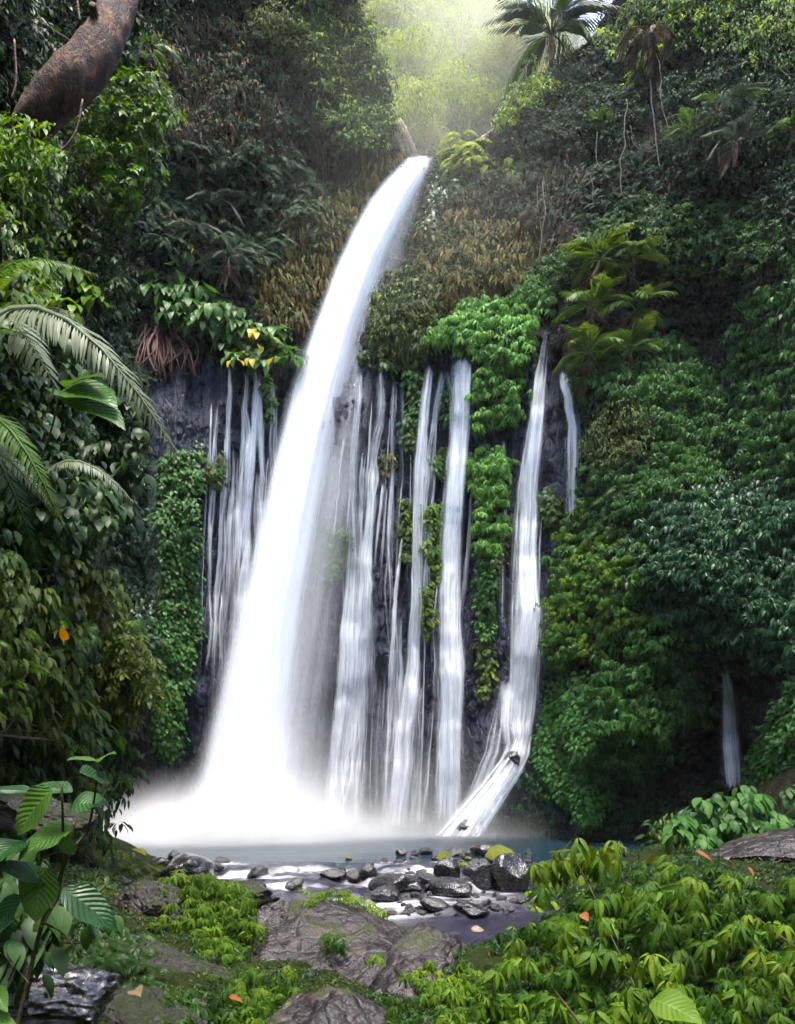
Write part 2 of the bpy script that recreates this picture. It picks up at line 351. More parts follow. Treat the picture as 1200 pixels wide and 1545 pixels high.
M['ground'] = rock_mat('dark_forest_ground', [g(.006, .0055, .0045), g(.016, .013, .009), g(.034, .026, .018)], 2.5, (.3, .75), .9, bd=.08, moss=(.018, .026, .006), mossamt=.45, spec=.08)
M['bark'] = rock_mat('sun_flecked_bark', [g(.012, .005, .003), g(.05, .02, .01), g(.3, .14, .07)], 5.5, (.4, .75), 1., (1.6, 1.6, .8), fine=1.8, crack=.25)  # bright end of the ramp paints sun flecks into the bark colour
M['bark_pale'] = rock_mat('pale_bark', [g(.16, .13, .1), g(.26, .22, .17), g(.36, .31, .25)], 2., (.6, .8), .4, (2, 2, .5))
M['stem'] = rock_mat('green_brown_stem', [g(.018, .016, .007), g(.04, .034, .014), g(.07, .058, .024)], 6., (.4, .7), .3)
M['vine'] = rock_mat('pale_vine_bark', [g(.06, .045, .04), g(.11, .085, .075), g(.19, .15, .13)], 6., (.5, .8), .3)
M['root'] = rock_mat('red_brown_root', [g(.05, .022, .016), g(.1, .045, .032), g(.15, .075, .05)], 6., (.4, .7), .3)
M['amber'] = leaf_mat('amber_leaf', [g(.2, .11, .015), g(.28, .16, .02)], .5, .4)
M['fall'] = water_mat('falling_water', 7., .10, .42, .76, .66, base=.02, shift=.42)
M['core'] = water_mat('dense_falling_water', 3.2, .05, .25, .7, .82, base=.42, shift=.15, gate=.85)
M['drift'] = water_mat('drifting_water', 4.5, .05, .28, .7, .5, base=.35, shift=.25, gate=.9)
M['veil'] = water_mat('thin_falling_water', 9., .12, .4, .74, .6, shift=.4)

def mix_mats(name, a, b):                  # two materials of one surface, shared out by the 'rnd' attribute
    m = a.copy(); m.name = name; nt = m.node_tree; L = nt.links.new
    out = [n for n in nt.nodes if n.type == 'OUTPUT_MATERIAL'][0]; sa = out.inputs[0].links[0].from_socket
    mp = {}
    for n in b.node_tree.nodes:
        if n.type == 'OUTPUT_MATERIAL': mp[n] = None; continue
        c = nt.nodes.new(n.bl_idname); mp[n] = c
        for p in n.bl_rna.properties:
            if not p.is_readonly and p.identifier not in ('name', 'parent', 'location', 'select') and p.type in ('ENUM', 'BOOLEAN', 'FLOAT', 'STRING'):
                try: setattr(c, p.identifier, getattr(n, p.identifier))
                except Exception: pass
        if n.type == 'VALTORGB':
            while len(c.color_ramp.elements) < len(n.color_ramp.elements): c.color_ramp.elements.new(.5)
            for e, f in zip(c.color_ramp.elements, n.color_ramp.elements): e.position = f.position; e.color = f.color
        for i, j in zip(c.inputs, n.inputs):
            try: i.default_value = j.default_value
            except Exception: pass
    sb = None
    for l in b.node_tree.links:
        if mp[l.to_node] is None: sb = mp[l.from_node].outputs[list(l.from_node.outputs).index(l.from_socket)]; continue
        L(mp[l.from_node].outputs[list(l.from_node.outputs).index(l.from_socket)], mp[l.to_node].inputs[list(l.to_node.inputs).index(l.to_socket)])
    at = nd(nt, 'Attribute', attribute_name='rnd'); ms = nd(nt, 'MixShader'); L(at.outputs['Fac'], ms.inputs[0]); L(sa, ms.inputs[1]); L(sb, ms.inputs[2]); L(ms.outputs[0], out.inputs[0])
    return m
M['cliff'] = mix_mats('earth_and_wet_basalt', M['cliff_soil'], M['rock_wall'])

# ------------------------------------------------------------------ SETTING: cliff
CTRL = [(-300,1255,17),(-300,700,17),(-300,200,17),(-300,-150,19),(0,1255,22),(0,800,21.5),(0,300,22),(0,-100,24),
 (150,1255,24),(150,900,24.4),(160,600,25),(200,300,27),(250,50,27.5),(250,450,27.4),(200,480,28.2),
 (230,1255,25.4),(300,1255,25.8),(450,1258,26),(600,1258,26),(750,1258,25.6),(300,900,26.2),(450,900,26.6),(600,900,26.6),(740,900,26.4),
 (300,560,26.9),(450,560,27.2),(600,550,27.2),(740,540,27),(320,500,27.2),(450,490,27.9),(650,480,27.6),(740,460,27.2),
 (450,400,29.2),(400,250,29.6),(450,100,30),(520,0,31),(560,250,30.4),(600,320,30.4),(650,400,29.4),(560,450,28.6),(610,240,31),(680,260,30.6),
 (720,350,29.4),(800,420,28),(760,230,30),(820,110,31.5),(950,0,31),(900,250,28.4),(1000,150,27.4),(1100,50,27),(1200,0,26),(1350,0,23),(1500,0,20),
 (900,400,26.4),(1000,330,25.6),(1070,480,29.5),(1040,450,28),(1100,250,26),(1200,300,24),(1180,480,22.6),(840,520,27.2),(860,620,27),(850,800,26.6),(825,900,26.5),(800,1050,26.2),
 (900,620,25),(980,600,24.4),(1000,700,24),(1090,600,26.4),(1100,700,26),(1170,650,22.3),(900,760,24.6),(870,900,24.2),(860,1000,24),(950,850,23),(1080,780,21.8),(1200,800,20.4),
 (1100,950,21.6),(1200,980,20),(1000,940,22.6),(850,1010,25.2),(900,1060,23.2),(980,1080,22.6),(1080,1050,25.5),(1100,1130,25.8),(1060,1230,25),(1020,1160,23.8),(830,1140,23.8),(860,1240,23),(900,1240,23.6),(960,1240,24.5),
 (780,1220,24.6),(1180,1120,18.6),(1200,1240,17.8),(1350,1100,16.5),(1350,600,19),(1500,1200,15),(1500,500,17)]
DR = RBF(CTRL, 300., .01)
STEP = 3.0
GX = np.arange(-330, 1531, STEP); GYY = np.arange(-200, 1301, STEP)
gx, gy = np.meshgrid(GX, GYY)
D0 = DR(gx, gy)
w3 = P(gx, gy, D0)
rock = sstep(500, 560, gy)*sstep(215, 240, gx)*(1-sstep(860, 890, gx))      # the bare basalt behind the falls
coarse = fbm(w3*np.array([.35, .35, .45]), 4)*1.3+fbm(w3*np.array([1.3, 1.3, 1.3])+9, 3)*.45
ribs = (np.abs(fbm(np.stack([w3[..., 0]*1.15, w3[..., 1]*0, w3[..., 2]*.10], -1)+3, 3))-.18)*1.5+fbm(w3*np.array([3.2, 1, .45])+31, 3)*.42+fbm(w3*np.array([1., 1, 1.4])+77, 3)*.3
DEPTH = D0+(1-rock)*coarse+rock*ribs+rock*.15
DEPTH += fbm(w3*6+5, 2)*.10
# small ledges on the wall
def depth(px, py):
    u = np.clip((np.asarray(px, float)-GX[0])/STEP, 0, len(GX)-1.001); v = np.clip((np.asarray(py, float)-GYY[0])/STEP, 0, len(GYY)-1.001)
    i = u.astype(int); j = v.astype(int); a = u-i; b = v-j
    return (DEPTH[j, i]*(1-a)+DEPTH[j, i+1]*a)*(1-b)+(DEPTH[j+1, i]*(1-a)+DEPTH[j+1, i+1]*a)*b
GORGE = [(520,-260),(535,0),(565,70),(592,140),(602,195),(616,238),(655,238),(700,205),(735,200),(775,150),(825,108),(890,62),(930,-10),(930,-260)]
w3 = P(gx, gy, DEPTH)
ny, nx = gx.shape
idx = np.arange(ny*nx).reshape(ny, nx)
q = np.stack([idx[:-1, :-1], idx[1:, :-1], idx[1:, 1:], idx[:-1, 1:]], -1).reshape(-1, 4)
cx = (gx[:-1, :-1]+STEP/2).ravel(); cy = (gy[:-1, :-1]+STEP/2).ravel()
keep = ~inpoly(GORGE, cx+8*fbm(np.stack([cx*.03, cy*.03, cx*0], -1), 3), cy)
used = np.unique(q[keep]); rem = np.full(ny*nx, -1); rem[used] = np.arange(len(used))
rk = sstep(.3, .7, rock+.45*fbm(np.stack([gx*.012, gy*.012, gx*0], -1), 4))
mb = MB(); mb.add(w3.reshape(-1, 3)[used], [rem[q[keep]]], None, rk.ravel()[used])
tag(mb.build('cliff', M['cliff']), kind='structure')

# gorge slope climbing behind the lip
def gslope(x, z):
    xc = 1.5+(z-27)*.10
    return np.maximum(32.5+(z-26)*.78-np.abs(x-xc)*.28+fbm(np.stack([x*.25, z*.25, x*0], -1), 3)*2.2, 32.2)
sx, sz = np.meshgrid(np.linspace(-9, 22, 120), np.linspace(22, 78, 140))
zlim = np.where(sx > 5.2, 52+0*sx, 78)
top = 80-sstep(4.0, 6.6, sx)*34.+fbm(np.stack([sx*.5, sx*0, sx*0], -1), 3)*2.
szz = 22+(sz-22)/56*(top-22)
mb = MB(); idx = np.arange(sx.size).reshape(sx.shape)
mb.add(np.stack([sx, gslope(sx, szz), szz], -1), [np.stack([idx[:-1, :-1], idx[:-1, 1:], idx[1:, 1:], idx[1:, :-1]], -1).reshape(-1, 4)])
tag(mb.build('gorge_hillside', M['cliff_soil']), kind='structure')
def gpoint(px, py):                     # where a view ray meets the slope
    Y = np.full(np.shape(px), 42.)
    for _ in range(60):
        p = P(px, py, Y); Y = .75*Y+.25*gslope(p[..., 0], p[..., 2])
    return P(px, py, Y)

# ------------------------------------------------------------------ SETTING: ground (one sheet), height over (x, y)
def gp(px, py, Y): p = P(px, py, Y); return (p[0], p[1], p[2])
GC = [gp(*a) for a in [(540,1485,7.2),(540,1580,5.4),(430,1480,7.3),(430,1392,9.4),(470,1384,9.7),(600,1412,9.0),(700,1450,8.2),(300,1352,10),(200,1325,11),(100,1310,10),(300,1460,7.5),(300,1560,5.5),
  (150,1560,5),(0,1560,4.6),(0,1330,7),(830,1330,8.8),(900,1296,8.9),(1000,1290,8.9),(1200,1302,8.6),(770,1420,8.2),(735,1480,7.4),(1000,1420,8.0),(1000,1560,7.1),(800,1560,6.8),(1200,1560,6.7),(1200,1420,7.6),(900,1480,7.5),
  (1050,1285,11.5),(1190,1270,11.5),(960,1290,13),(1300,1300,10),(900,1310,10.6)]]
GC += [(-5,16,-.5),(-3,12.5,-1.05),(-1.2,12.3,-1.1),(0,12,-1.1),(1.5,11.5,-1.2),(2.4,10.4,-1.2),(3.2,14,-.75),(0,15,-.75),(-3,15.5,-.75),(0,18.5,-.35),(-4,18.5,-.4),(3.6,18,-.3),
  (-9,23,-1.5),(0,23,-1.6),(6,24,-1.5),(-6,21,-1.2),(4,21,-1.2),(0,26,-1.5),(-9,27,-1),(8,27,-1),
  (-6.5,14,.5),(-7.5,19,.8),(-11,23,2.5),(6.5,17,.5),(7.5,21,.3),(9,18,1.2),(-5.5,10,1.2),(-5,7,1.4),(-5,4,1.2),(0,3,.7),(4,3,.7),(6,6,1.6),(0,0,.7),(0,-6,.8),(-6,-4,2),(6,-4,2),(10,10,3),(-10,8,3.5),(-12,16,4)]
GR = RBF(GC, 4., .01)
def ground0(x, y): return GR(x, y)
def ground(x, y):
    x = np.asarray(x, float); y = np.asarray(y, float)
    z = ground0(np.clip(x, -13, 13), np.clip(y, -8, 28)); p = np.stack([x, y, x*0], -1)
    z = z+fbm(p*.9, 4)*.22+fbm(p*3.1+4, 3)*.07
    far = np.maximum(np.maximum(np.abs(x)-9, 0)*1.25, np.maximum(-y-3, 0)*.9)  # unseen slopes at the sides and behind, raised to cut frontal sky light
    return z+np.minimum(far, 26)*(1+.3*fbm(p*.12+8, 3))+np.maximum(far-26, 0)*.05
def axis_pts(lo, hi, a, b, fine, coarse):
    return np.concatenate([np.arange(lo, a, coarse), np.arange(a, b, fine), np.arange(b, hi+coarse, coarse)])
ax = axis_pts(-60, 60, -10, 10, .09, 2.); ay = axis_pts(-60, 27.5, 3, 21, .09, 1.6)
gxx, gyy = np.meshgrid(ax, ay); gz = ground(gxx, gyy)
wall_hide = (gyy > 12) & (np.abs(gxx) > 9.5)
gz = np.where(wall_hide, np.minimum(gz, 3+0*gz), gz)
mb = MB(); idx = np.arange(gxx.size).reshape(gxx.shape)
mb.add(np.stack([gxx, gyy, gz], -1), [np.stack([idx[:-1, :-1], idx[:-1, 1:], idx[1:, 1:], idx[1:, :-1]], -1).reshape(-1, 4)])
tag(mb.build('ground', M['ground']), kind='structure')
def gpix(px, py, ymin=3.5, ymax=26.):     # first point of the ground along each view ray
    px = np.asarray(px, float).ravel(); py = np.asarray(py, float).ravel(); hit = np.full(px.shape, ymax)
    done = np.zeros(px.shape, bool)
    for Y in np.arange(ymin, ymax, .08):
        p = P(px, py, np.full(px.shape, Y)); b = (p[:, 2] < ground(p[:, 0], p[:, 1])) & ~done
        hit[b] = Y; done |= b
        if done.all(): break
    return P(px, py, np.where(done, hit, 9.))

# ------------------------------------------------------------------ SETTING: pool and stream
def stream_z(x, y):
    lip = 19.2+fbm(np.stack([x*.6, x*0, x*0], -1), 2)*1.0
    t = np.clip((lip-y)/6.2, 0, 1)
    steps = t*4+fbm(np.stack([x*.8, y*.3, x*0], -1)+3, 3)*1.2*sstep(0, .15, t)
    fl = np.floor(steps); st = (fl+sstep(.62, 1., steps-fl))/4
    return -.62*np.clip(st, 0, 1.15)
def water_height(x, y):
    p = np.stack([x*1., y*2.2, x*0], -1)
    k = 1-sstep(18.2, 19.4, y)
    return stream_z(x, y)+k*(fbm(p*1.6, 3)*.045+fbm(p*5, 2)*.015)
wx, wy = np.meshgrid(np.arange(-8, 6.2, .035), np.arange(9.2, 19.9, .035))
wz = water_height(wx, wy)
gyv, gxv = np.gradient(wz, .035, .035)
slope = np.hypot(gyv, gxv)
MB_ROCKS = []                              # (x, y, r) filled below, used for wakes

# ------------------------------------------------------------------ stones of the stream
def icos(sub):
    import bmesh
    bm = bmesh.new(); bmesh.ops.create_icosphere(bm, subdivisions=sub, radius=1.)
    v = np.array([x.co[:] for x in bm.verts]); f = np.array([[y.index for y in x.verts] for x in bm.faces]); bm.free(); return v, f
def stone_shape(seed, sub=4, flat=.7, ang=.5, stretch=1.):
    v, f = icos(sub); r = np.random.default_rng(seed)
    for k in range(9):                                        # knock flat facets off a ball
        n = unit(r.normal(size=3)); d = .62+.3*r.random(); s = v@n; v = v-np.maximum(s-d, 0)[:, None]*n*ang*1.6
    v = v*(1+.22*fbm(v*1.3+seed*7, 3)+.07*fbm(v*4+seed*3, 3))[:, None]
    return v*np.array([stretch, 1, flat]), f
def water_pix(px, py):
    Y = np.full(np.shape(px), 17.)
    for _ in range(30):
        p = P(px, py, Y); z = stream_z(p[..., 0], p[..., 1]) if True else 0
        Y = .6*Y+.4*np.clip((CZ-z)*FPX/(np.asarray(py, float)-HY), 8, 24)
    return P(px, py, Y)
STONES = []
for k in range(7):
    v, f = stone_shape(11+k, 4, (.62, .8, .5, .7, .9, .55, .75)[k], (.5, .8, .6, .9, .7, .4, .8)[k], (1.15, 1, 1.4, 1.1, .95, 1.5, 1.2)[k])
    mb = MB(); mb.add(v, [f]); STONES.append(mb.mesh('stone', None))
def put_stone(px, py, rpx, k, mat, label, cat='rock', group=None, sink=.35, rz=None, name='stream_stone', tall=1., loc=None):
    p = water_pix(px, py) if loc is None else np.asarray(loc); r = rpx/FPX*p[1]
    key = ('st', k, mat)
    if key not in M:
        m = STONES[k].copy(); m.name = 'stone'; m.materials.append(M[mat]); M[key] = m
    o = bpy.data.objects.new(name, M[key]); COL.objects.link(o)
    hgt = r*tall*(.62, .8, .5, .7, .9, .55, .75)[k]
    o.location = (p[0], p[1], p[2]+hgt*(1-sink)-.02); o.scale = (r, r, r*tall); o.rotation_euler = (RNG.normal(0, .15), RNG.normal(0, .15), RNG.random()*6.28 if rz is None else rz)
    MB_ROCKS.append((p[0], p[1], r)); return tag(o, label, cat, group)
BIG = [(264,1303,12,1,'stone','pointed dark stone at the water edge below the white splash'),
 (240,1313,22,0,'stone','low dark stone between the splash and the mossy bank'),
 (205,1305,22,3,'stone_moss','grey lichen speckled stone on the near bank beside the splash'),
 (282,1326,44,5,'stone','long flat dark stone at the shore behind the leafy mound'),
 (337,1302,11,0,'stone','small dark stone in the calm water upstream of a smaller one'),
 (329,1313,9,4,'stone','small rounded dark stone just downstream of a slightly wider one'),
 (390,1317,16,2,'stone','flat dark stone parting thin white water near the shore'),
 (444,1338,15,0,'stone','smooth black stone above the tiny cascade lip'),
 (504,1323,15,5,'stone','flat purple grey stone awash in white water'),
 (533,1327,11,4,'stone','rounded dark stone next to the flat washed stone in midstream'),
 (556,1322,15,1,'stone','dark angular stone in the middle of the rapids'),
 (587,1341,27,5,'stone','wide flat black stone in the lower rapids'),
 (583,1356,23,0,'stone','broad black stone nearest the brown rock slab'),
 (606,1291,10,1,'stone','dark stone on the pool lip, left of the mossy ones'),
 (644,1289,11,3,'stone','dark stone at the pool lip beside the moss topped pair'),
 (671,1301,12,4,'stone_moss','round stone topped with bright yellow green moss'),
 (683,1290,14,2,'stone','low dark stone right behind the round mossy stone'),
 (729,1290,19,3,'stone','brownish stone heap on the pool lip below the slide of water'),
 (757,1302,21,0,'stone_moss','wide stone with a cap of olive moss beside the tall boulder'),
 (768,1343,31,1,'stone','tall brown black boulder standing against the big leafy bank'),
 (731,1338,20,4,'stone','smooth egg shaped black stone in front of the tall boulder'),
 (717,1321,18,3,'stone','angular black stone between the egg shaped and the mossy stones'),
 (674,1323,23,1,'stone','faceted grey stone glinting in the middle of the rapids'),
 (646,1332,15,3,'stone','dark stone leaning at the near side of the faceted grey one'),
 (680,1347,28,5,'stone','long flat slab of wet dark stone lying across the current'),
 (621,1344,12,2,'stone','small flat stone beside the upstream end of the long slab'),
 (656,1369,18,5,'stone','flat reddish brown stone in the dark calm water'),
 (708,1376,21,2,'stone','grey brown stone in calm dark water under the leafy bank'),
 (722,1405,9,0,'pale','small pale grey stone in the dark water near the mossy bank')]
for (px, py, r, k, mt, lb) in BIG:
    put_stone(px, py, r, k, mt, lb.replace(', left of the mossy ones', ' farthest from the mossy ones'), tall=1.35 if 'tall' in lb or 'pointed' in lb else 1., sink=.35)
rs = np.random.default_rng(3); n = 0
while n < 110:
    px = rs.uniform(380, 800); py = rs.uniform(1287, 1385); r = rs.uniform(3, 8.5)
    dens = .15+.85*sstep(520, 680, px)
    if rs.random() > dens or (py > 1350 and px < 560): continue
    if any(math.hypot(px-b[0], (py-b[1])*2.2) < (b[2]+r)*.8 for b in BIG): continue
    put_stone(px, py, r, int(rs.integers(0, 7)), 'stone' if rs.random() < .93 else 'stone_moss', 'small dark wet stone scattered among the rapids below the pool', 'rock', 'small stones scattered in the stream', name='small_stone'); n += 1

# ------------------------------------------------------------------ water surfaces
foam = sstep(.10, .5, slope)*.9
ux = wx; uy = wy
for (rx, ry, rr) in MB_ROCKS:                                 # white wakes on the downstream side and a collar round each stone
    dx = (wx-rx)/rr; dy = (ry-wy)/rr; rad = np.hypot(dx, dy)
    foam = np.maximum(foam, .8*np.exp(-((rad-1.05)/.22)**2)*(wy < 19))
    foam = np.maximum(foam, .75*np.exp(-(np.abs(dx)-.5-.1*dy)**2/.25)*np.exp(-np.clip(dy, 0, 9)/2.4)*(dy > .3)*(wy < 19))
foam *= .02+.8*np.clip(.4+1.5*fbm(np.stack([wx*1.1, wy*2.6, wx*0], -1)+50, 4), 0, 1)
foam += .34*sstep(.12, .4, fbm(np.stack([wx*.55-wy*.2, wy*1.8, wx*0], -1)+12, 4)-.06)*sstep(19.0, 18.0, wy)
foam *= sstep(19.6, 18.4, wy)*sstep(13.2, 15.2, wy-.42*np.maximum(wx-.2, -2.))*(.45+.55*sstep(2.5, -1.5, wx))
foam += .5*np.exp(-((wx+2.0)/1.4)**2-((wy-14.1)/.55)**2)
m, nt, out = new_mat('stream_water'); L = nt.links.new
at = nd(nt, 'Attribute', attribute_name='rnd'); tc = nd(nt, 'TexCoord'); mp = nd(nt, 'Mapping'); mp.inputs['Scale'].default_value = (2.2, 6, 1); L(tc.outputs['Object'], mp.inputs[0])
nz = nd(nt, 'TexNoise', i_Scale=2., i_Detail=6., i_Roughness=.6, i_Distortion=.6); L(mp.outputs[0], nz.inputs['Vector'])
md = nd(nt, 'MapRange'); md.inputs[1].default_value = .3; md.inputs[2].default_value = .7; md.inputs[3].default_value = .45; md.inputs[4].default_value = 1.3; L(nz.outputs['Fac'], md.inputs[0])
mu = nd(nt, 'Math', operation='MULTIPLY', use_clamp=True); L(at.outputs['Fac'], mu.inputs[0]); L(md.outputs[0], mu.inputs[1])
b1 = nd(nt, 'BsdfPrincipled', i_Roughness=.22); gy_ = nd(nt, 'SeparateXYZ'); L(tc.outputs['Object'], gy_.inputs[0]); dr = nd(nt, 'MapRange', interpolation_type='SMOOTHSTEP'); dr.inputs[1].default_value = 17.2; dr.inputs[2].default_value = 19.8; L(gy_.outputs[1], dr.inputs[0]); cr = ramp(nt, [(0, (.014, .013, .024)), (1, (.006, .02, .03))], dr.outputs[0]); L(cr.outputs[0], b1.inputs['Base Color']); b1.inputs['IOR'].default_value = 1.33
bp = nd(nt, 'Bump', i_Strength=.35, i_Distance=.05); L(nz.outputs['Fac'], bp.inputs['Height']); L(bp.outputs[0], b1.inputs['Normal'])
b2 = nd(nt, 'BsdfDiffuse'); b2.inputs[0].default_value = (.85, .86, .9, 1)
ms = nd(nt, 'MixShader'); L(mu.outputs[0], ms.inputs[0]); L(b1.outputs[0], ms.inputs[1]); L(b2.outputs[0], ms.inputs[2]); L(ms.outputs[0], out.inputs[0]); M['stream'] = m
mb = MB(); idx = np.arange(wx.size).reshape(wx.shape)
mb.add(np.stack([wx, wy, wz], -1), [np.stack([idx[:-1, :-1], idx[:-1, 1:], idx[1:, 1:], idx[1:, :-1]], -1).reshape(-1, 4)], None, np.clip(foam, 0, 1).ravel())
tag(mb.build('stream_water', M['stream']), kind='structure')
m, nt, out = new_mat('pool_water'); L = nt.links.new
bs = nd(nt, 'BsdfPrincipled', i_Roughness=.25); bs.inputs['IOR'].default_value = 1.33
tc = nd(nt, 'TexCoord'); mp = nd(nt, 'Mapping'); mp.inputs['Scale'].default_value = (.5, 2.2, 1); L(tc.outputs['Object'], mp.inputs[0])
nz = nd(nt, 'TexNoise', i_Scale=1.2, i_Detail=4.); L(mp.outputs[0], nz.inputs['Vector'])
rp = ramp(nt, [(.3, (.003, .013, .022)), (.7, (.009, .028, .038))], nz.outputs['Fac']); L(rp.outputs[0], bs.inputs['Base Color'])
bp = nd(nt, 'Bump', i_Strength=.25, i_Distance=.08); L(nz.outputs['Fac'], bp.inputs['Height']); L(bp.outputs[0], bs.inputs['Normal']); L(bs.outputs[0], out.inputs[0]); M['pool'] = m
wy_end = float(wy.max()); x0, x1, y1 = -16., 12., 27.6
mb = MB(); px_, py_ = np.meshgrid(np.linspace(x0, x1, 80), np.linspace(wy_end, y1, 40)); idx = np.arange(px_.size).reshape(px_.shape)
mb.add(np.stack([px_, py_, px_*0], -1), [np.stack([idx[:-1, :-1], idx[:-1, 1:], idx[1:, 1:], idx[1:, :-1]], -1).reshape(-1, 4)])
tag(mb.build('pool_water', M['pool']), kind='structure')

# ------------------------------------------------------------------ waterfalls
def sheet(mb, keys, Yfun, cols=14, step=5., bow=.25, edge=.28, seed=0, wob=2.5, dy=0., fade_top=12, fade_bot=12, dens=1., asym=0., ripple=.1):
    """keys: (photo row, left edge, right edge, amount); Yfun(px, py) distance of the water; bowed outwards across its width"""
    k = np.array(keys, float); rows = np.arange(k[0, 0], k[-1, 0]+step, step); u = np.linspace(0, 1, cols)
    l = np.interp(rows, k[:, 0], k[:, 1]); r = np.interp(rows, k[:, 0], k[:, 2]); dn = np.interp(rows, k[:, 0], k[:, 3])
    s3 = np.stack([rows*.018, rows*0+seed*3.7, rows*0], -1)
    wb = fbm(s3, 3)*wob; wd = (r-l).mean(); l = l+wb+fbm(s3+40, 3)*(wob*.6+.22*wd*(cols < 18)); r = r+wb+fbm(s3+80, 3)*(wob*.6+.22*wd*(cols < 18))
    pxm = l[:, None]+(r-l)[:, None]*u[None]; pym = np.repeat(rows[:, None], cols, 1)
    Y = Yfun(pxm, pym); Y = Y-bow*4*u*(1-u)+dy+ripple*fbm(np.stack([pxm*.09, pym*.012, pxm*0+seed], -1), 3)
    v = P(pxm, pym, Y)
    e = sstep(0, edge*(1+asym), u)*sstep(0, edge*(1-asym), 1-u)
    a = dn[:, None]*e[None]*dens*(sstep(0, fade_top, rows-rows[0])*sstep(0, fade_bot, rows[-1]-rows))[:, None]
    idx = np.arange(v[..., 0].size).reshape(len(rows), cols)
    W = np.linalg.norm(v[:, -1]-v[:, 0], axis=-1).mean(); ln = np.concatenate([[0], np.cumsum(np.linalg.norm(np.diff(v[:, cols//2], axis=0), axis=1))])
    uv = np.stack([u[None]*W+0*v[..., 0]+seed*7.31, 0*v[..., 0]-ln[:, None]+seed*3.1], -1)
    mb.add(v, [np.stack([idx[:-1, :-1], idx[1:, :-1], idx[1:, 1:], idx[:-1, 1:]], -1).reshape(-1, 4)], uv, np.clip(a, 0, 1.2).ravel())
def wall(off=.16, smooth=7):
    def f(px, py):
        d = depth(px, py); d = np.minimum(d, d.min(axis=1, keepdims=True)+.25)
        k = np.stack([np.roll(d, s, 0) for s in range(-smooth, smooth+1)]); n = d.shape[0]
        for i, s in enumerate(range(-smooth, smooth+1)):
            if s > 0: k[i, :s] = d[:1]
            if s < 0: k[i, n+s:] = d[-1:]
        return .4*k.mean(0)+.6*np.minimum(k.min(0)+.1, k.mean(0))-off
    return f
def arc(off=0.):
    def f(px, py):
        t = np.clip((py-236)/1030, 0, 1); return 30.9-7.4*t**.6+off
    return f
LK = [(234,614),(250,600),(270,580),(300,556),(350,528),(400,503),(500,466),(600,434),(700,407),(800,383),(900,358),(1000,333),(1100,308),(1180,288),(1230,270),(1272,250)]
CK = [(234,660),(250,652),(270,645),(300,630),(350,606),(400,585),(500,552),(600,527),(700,507),(800,490),(900,474),(1000,464),(1100,458),(1200,466),(1272,482)]
VK = [(234,662),(250,658),(270,652),(300,645),(350,634),(400,622),(500,600),(600,578),(700,560),(800,546),(900,533),(1000,522),(1100,512),(1200,505),(1272,505)]
def keyset(a, b, fa, fb, dn):
    rows = sorted({k[0] for k in a} | {k[0] for k in b}); A = np.interp(rows, *np.array(a, float).T); B = np.interp(rows, *np.array(b, float).T); W = B-A
    return [(rw, A[i]+W[i]*fa, A[i]+W[i]*fb, dn) for i, rw in enumerate(rows)]
t = thing('waterfall', P(380, 1262, 23.6), 'tall main waterfall arching white from the notch down into the pool', 'waterfall')
O0 = np.array(t.location)
mb = MB()
for i, (fa, fb, dn) in enumerate([(-.09, .6, .22), (-.06, .7, .3), (-.03, .75, .5), (0, .85, .6), (.03, .95, .6), (.02, 1., .55), (.06, .8, .7), (.0, .7, .5), (.1, .9, .6), (.15, 1.04, .75), (.35, 1.05, .6)]):
    sheet(mb, keyset(LK, CK, fa, fb, dn), arc((i-4)*.12), 18, 6, .55, .34, seed=i+1, wob=1.5, fade_top=3, fade_bot=4, ripple=.05, asym=-.25)
mb.build('water_column', M['core'], t, origin=O0)
mb = MB()
for i, (fa, fb, dn) in enumerate([(.3, 1., .5), (.4, 1., .4), (.2, .9, .45), (.5, 1.04, .35), (.35, 1.1, .25)]):
    sheet(mb, keyset(LK, VK, fa, fb, dn), arc(.55+i*.22), 18, 7, .4, .45, seed=20+i, wob=2.5, fade_top=10, fade_bot=10, ripple=.05)
mb.build('drifting_spray', M['drift'], t, origin=O0)

rz = np.random.default_rng(12); STR = []
for x0, y0, x1, y1, w_, d_ in [(346,540,338,760,9,.8),(352,560,330,860,8,.7),(372,548,374,720,10,1),(384,545,392,700,9,1),(392,560,398,760,8,.9),(378,640,362,860,14,1),(366,690,350,900,12,1),(390,700,384,900,12,1),(396,740,392,860,8,.9),(350,720,340,920,12,.9),(336,760,326,960,10,.8),(372,800,366,980,16,1),(356,860,350,1010,14,.8),(338,880,330,1040,14,.7),(320,850,314,1020,10,.6),(308,800,304,980,7,.5),(384,860,372,1000,14,.7)]:
    k = []
    for i in range(6):
        t_ = i/5; x = x0+(x1-x0)*t_**1.3+rz.normal(0, 1.5); k.append((y0+(y1-y0)*t_, x-w_*.5*(1+.7*t_), x+w_*.5*(1+.7*t_), d_*(1 if i < 4 else .75 if i == 4 else .35)))
    STR.append(k)
STR.append([(700,335,400,.15),(800,322,405,.35),(900,312,392,.45),(1000,308,360,.35),(1080,305,340,.1)])
rz = np.random.default_rng(33)
def lower(n, xa, xb, ya, yb, y1, d):
    o = []
    for i in range(n):
        x = rz.uniform(xa, xb); y0 = rz.uniform(ya, yb); w_ = rz.uniform(5, 15); sl = rz.uniform(-.10, .0)
        o.append([(y0, x-w_*.4, x+w_*.4, d*rz.uniform(.4, 1)), ((y0+y1)/2, x+sl*(y1-y0)/2-w_*.7, x+sl*(y1-y0)/2+w_*.7, d*rz.uniform(.6, 1)), (y1, x+sl*(y1-y0)-w_, x+sl*(y1-y0)+w_, d*.7)])
    return o
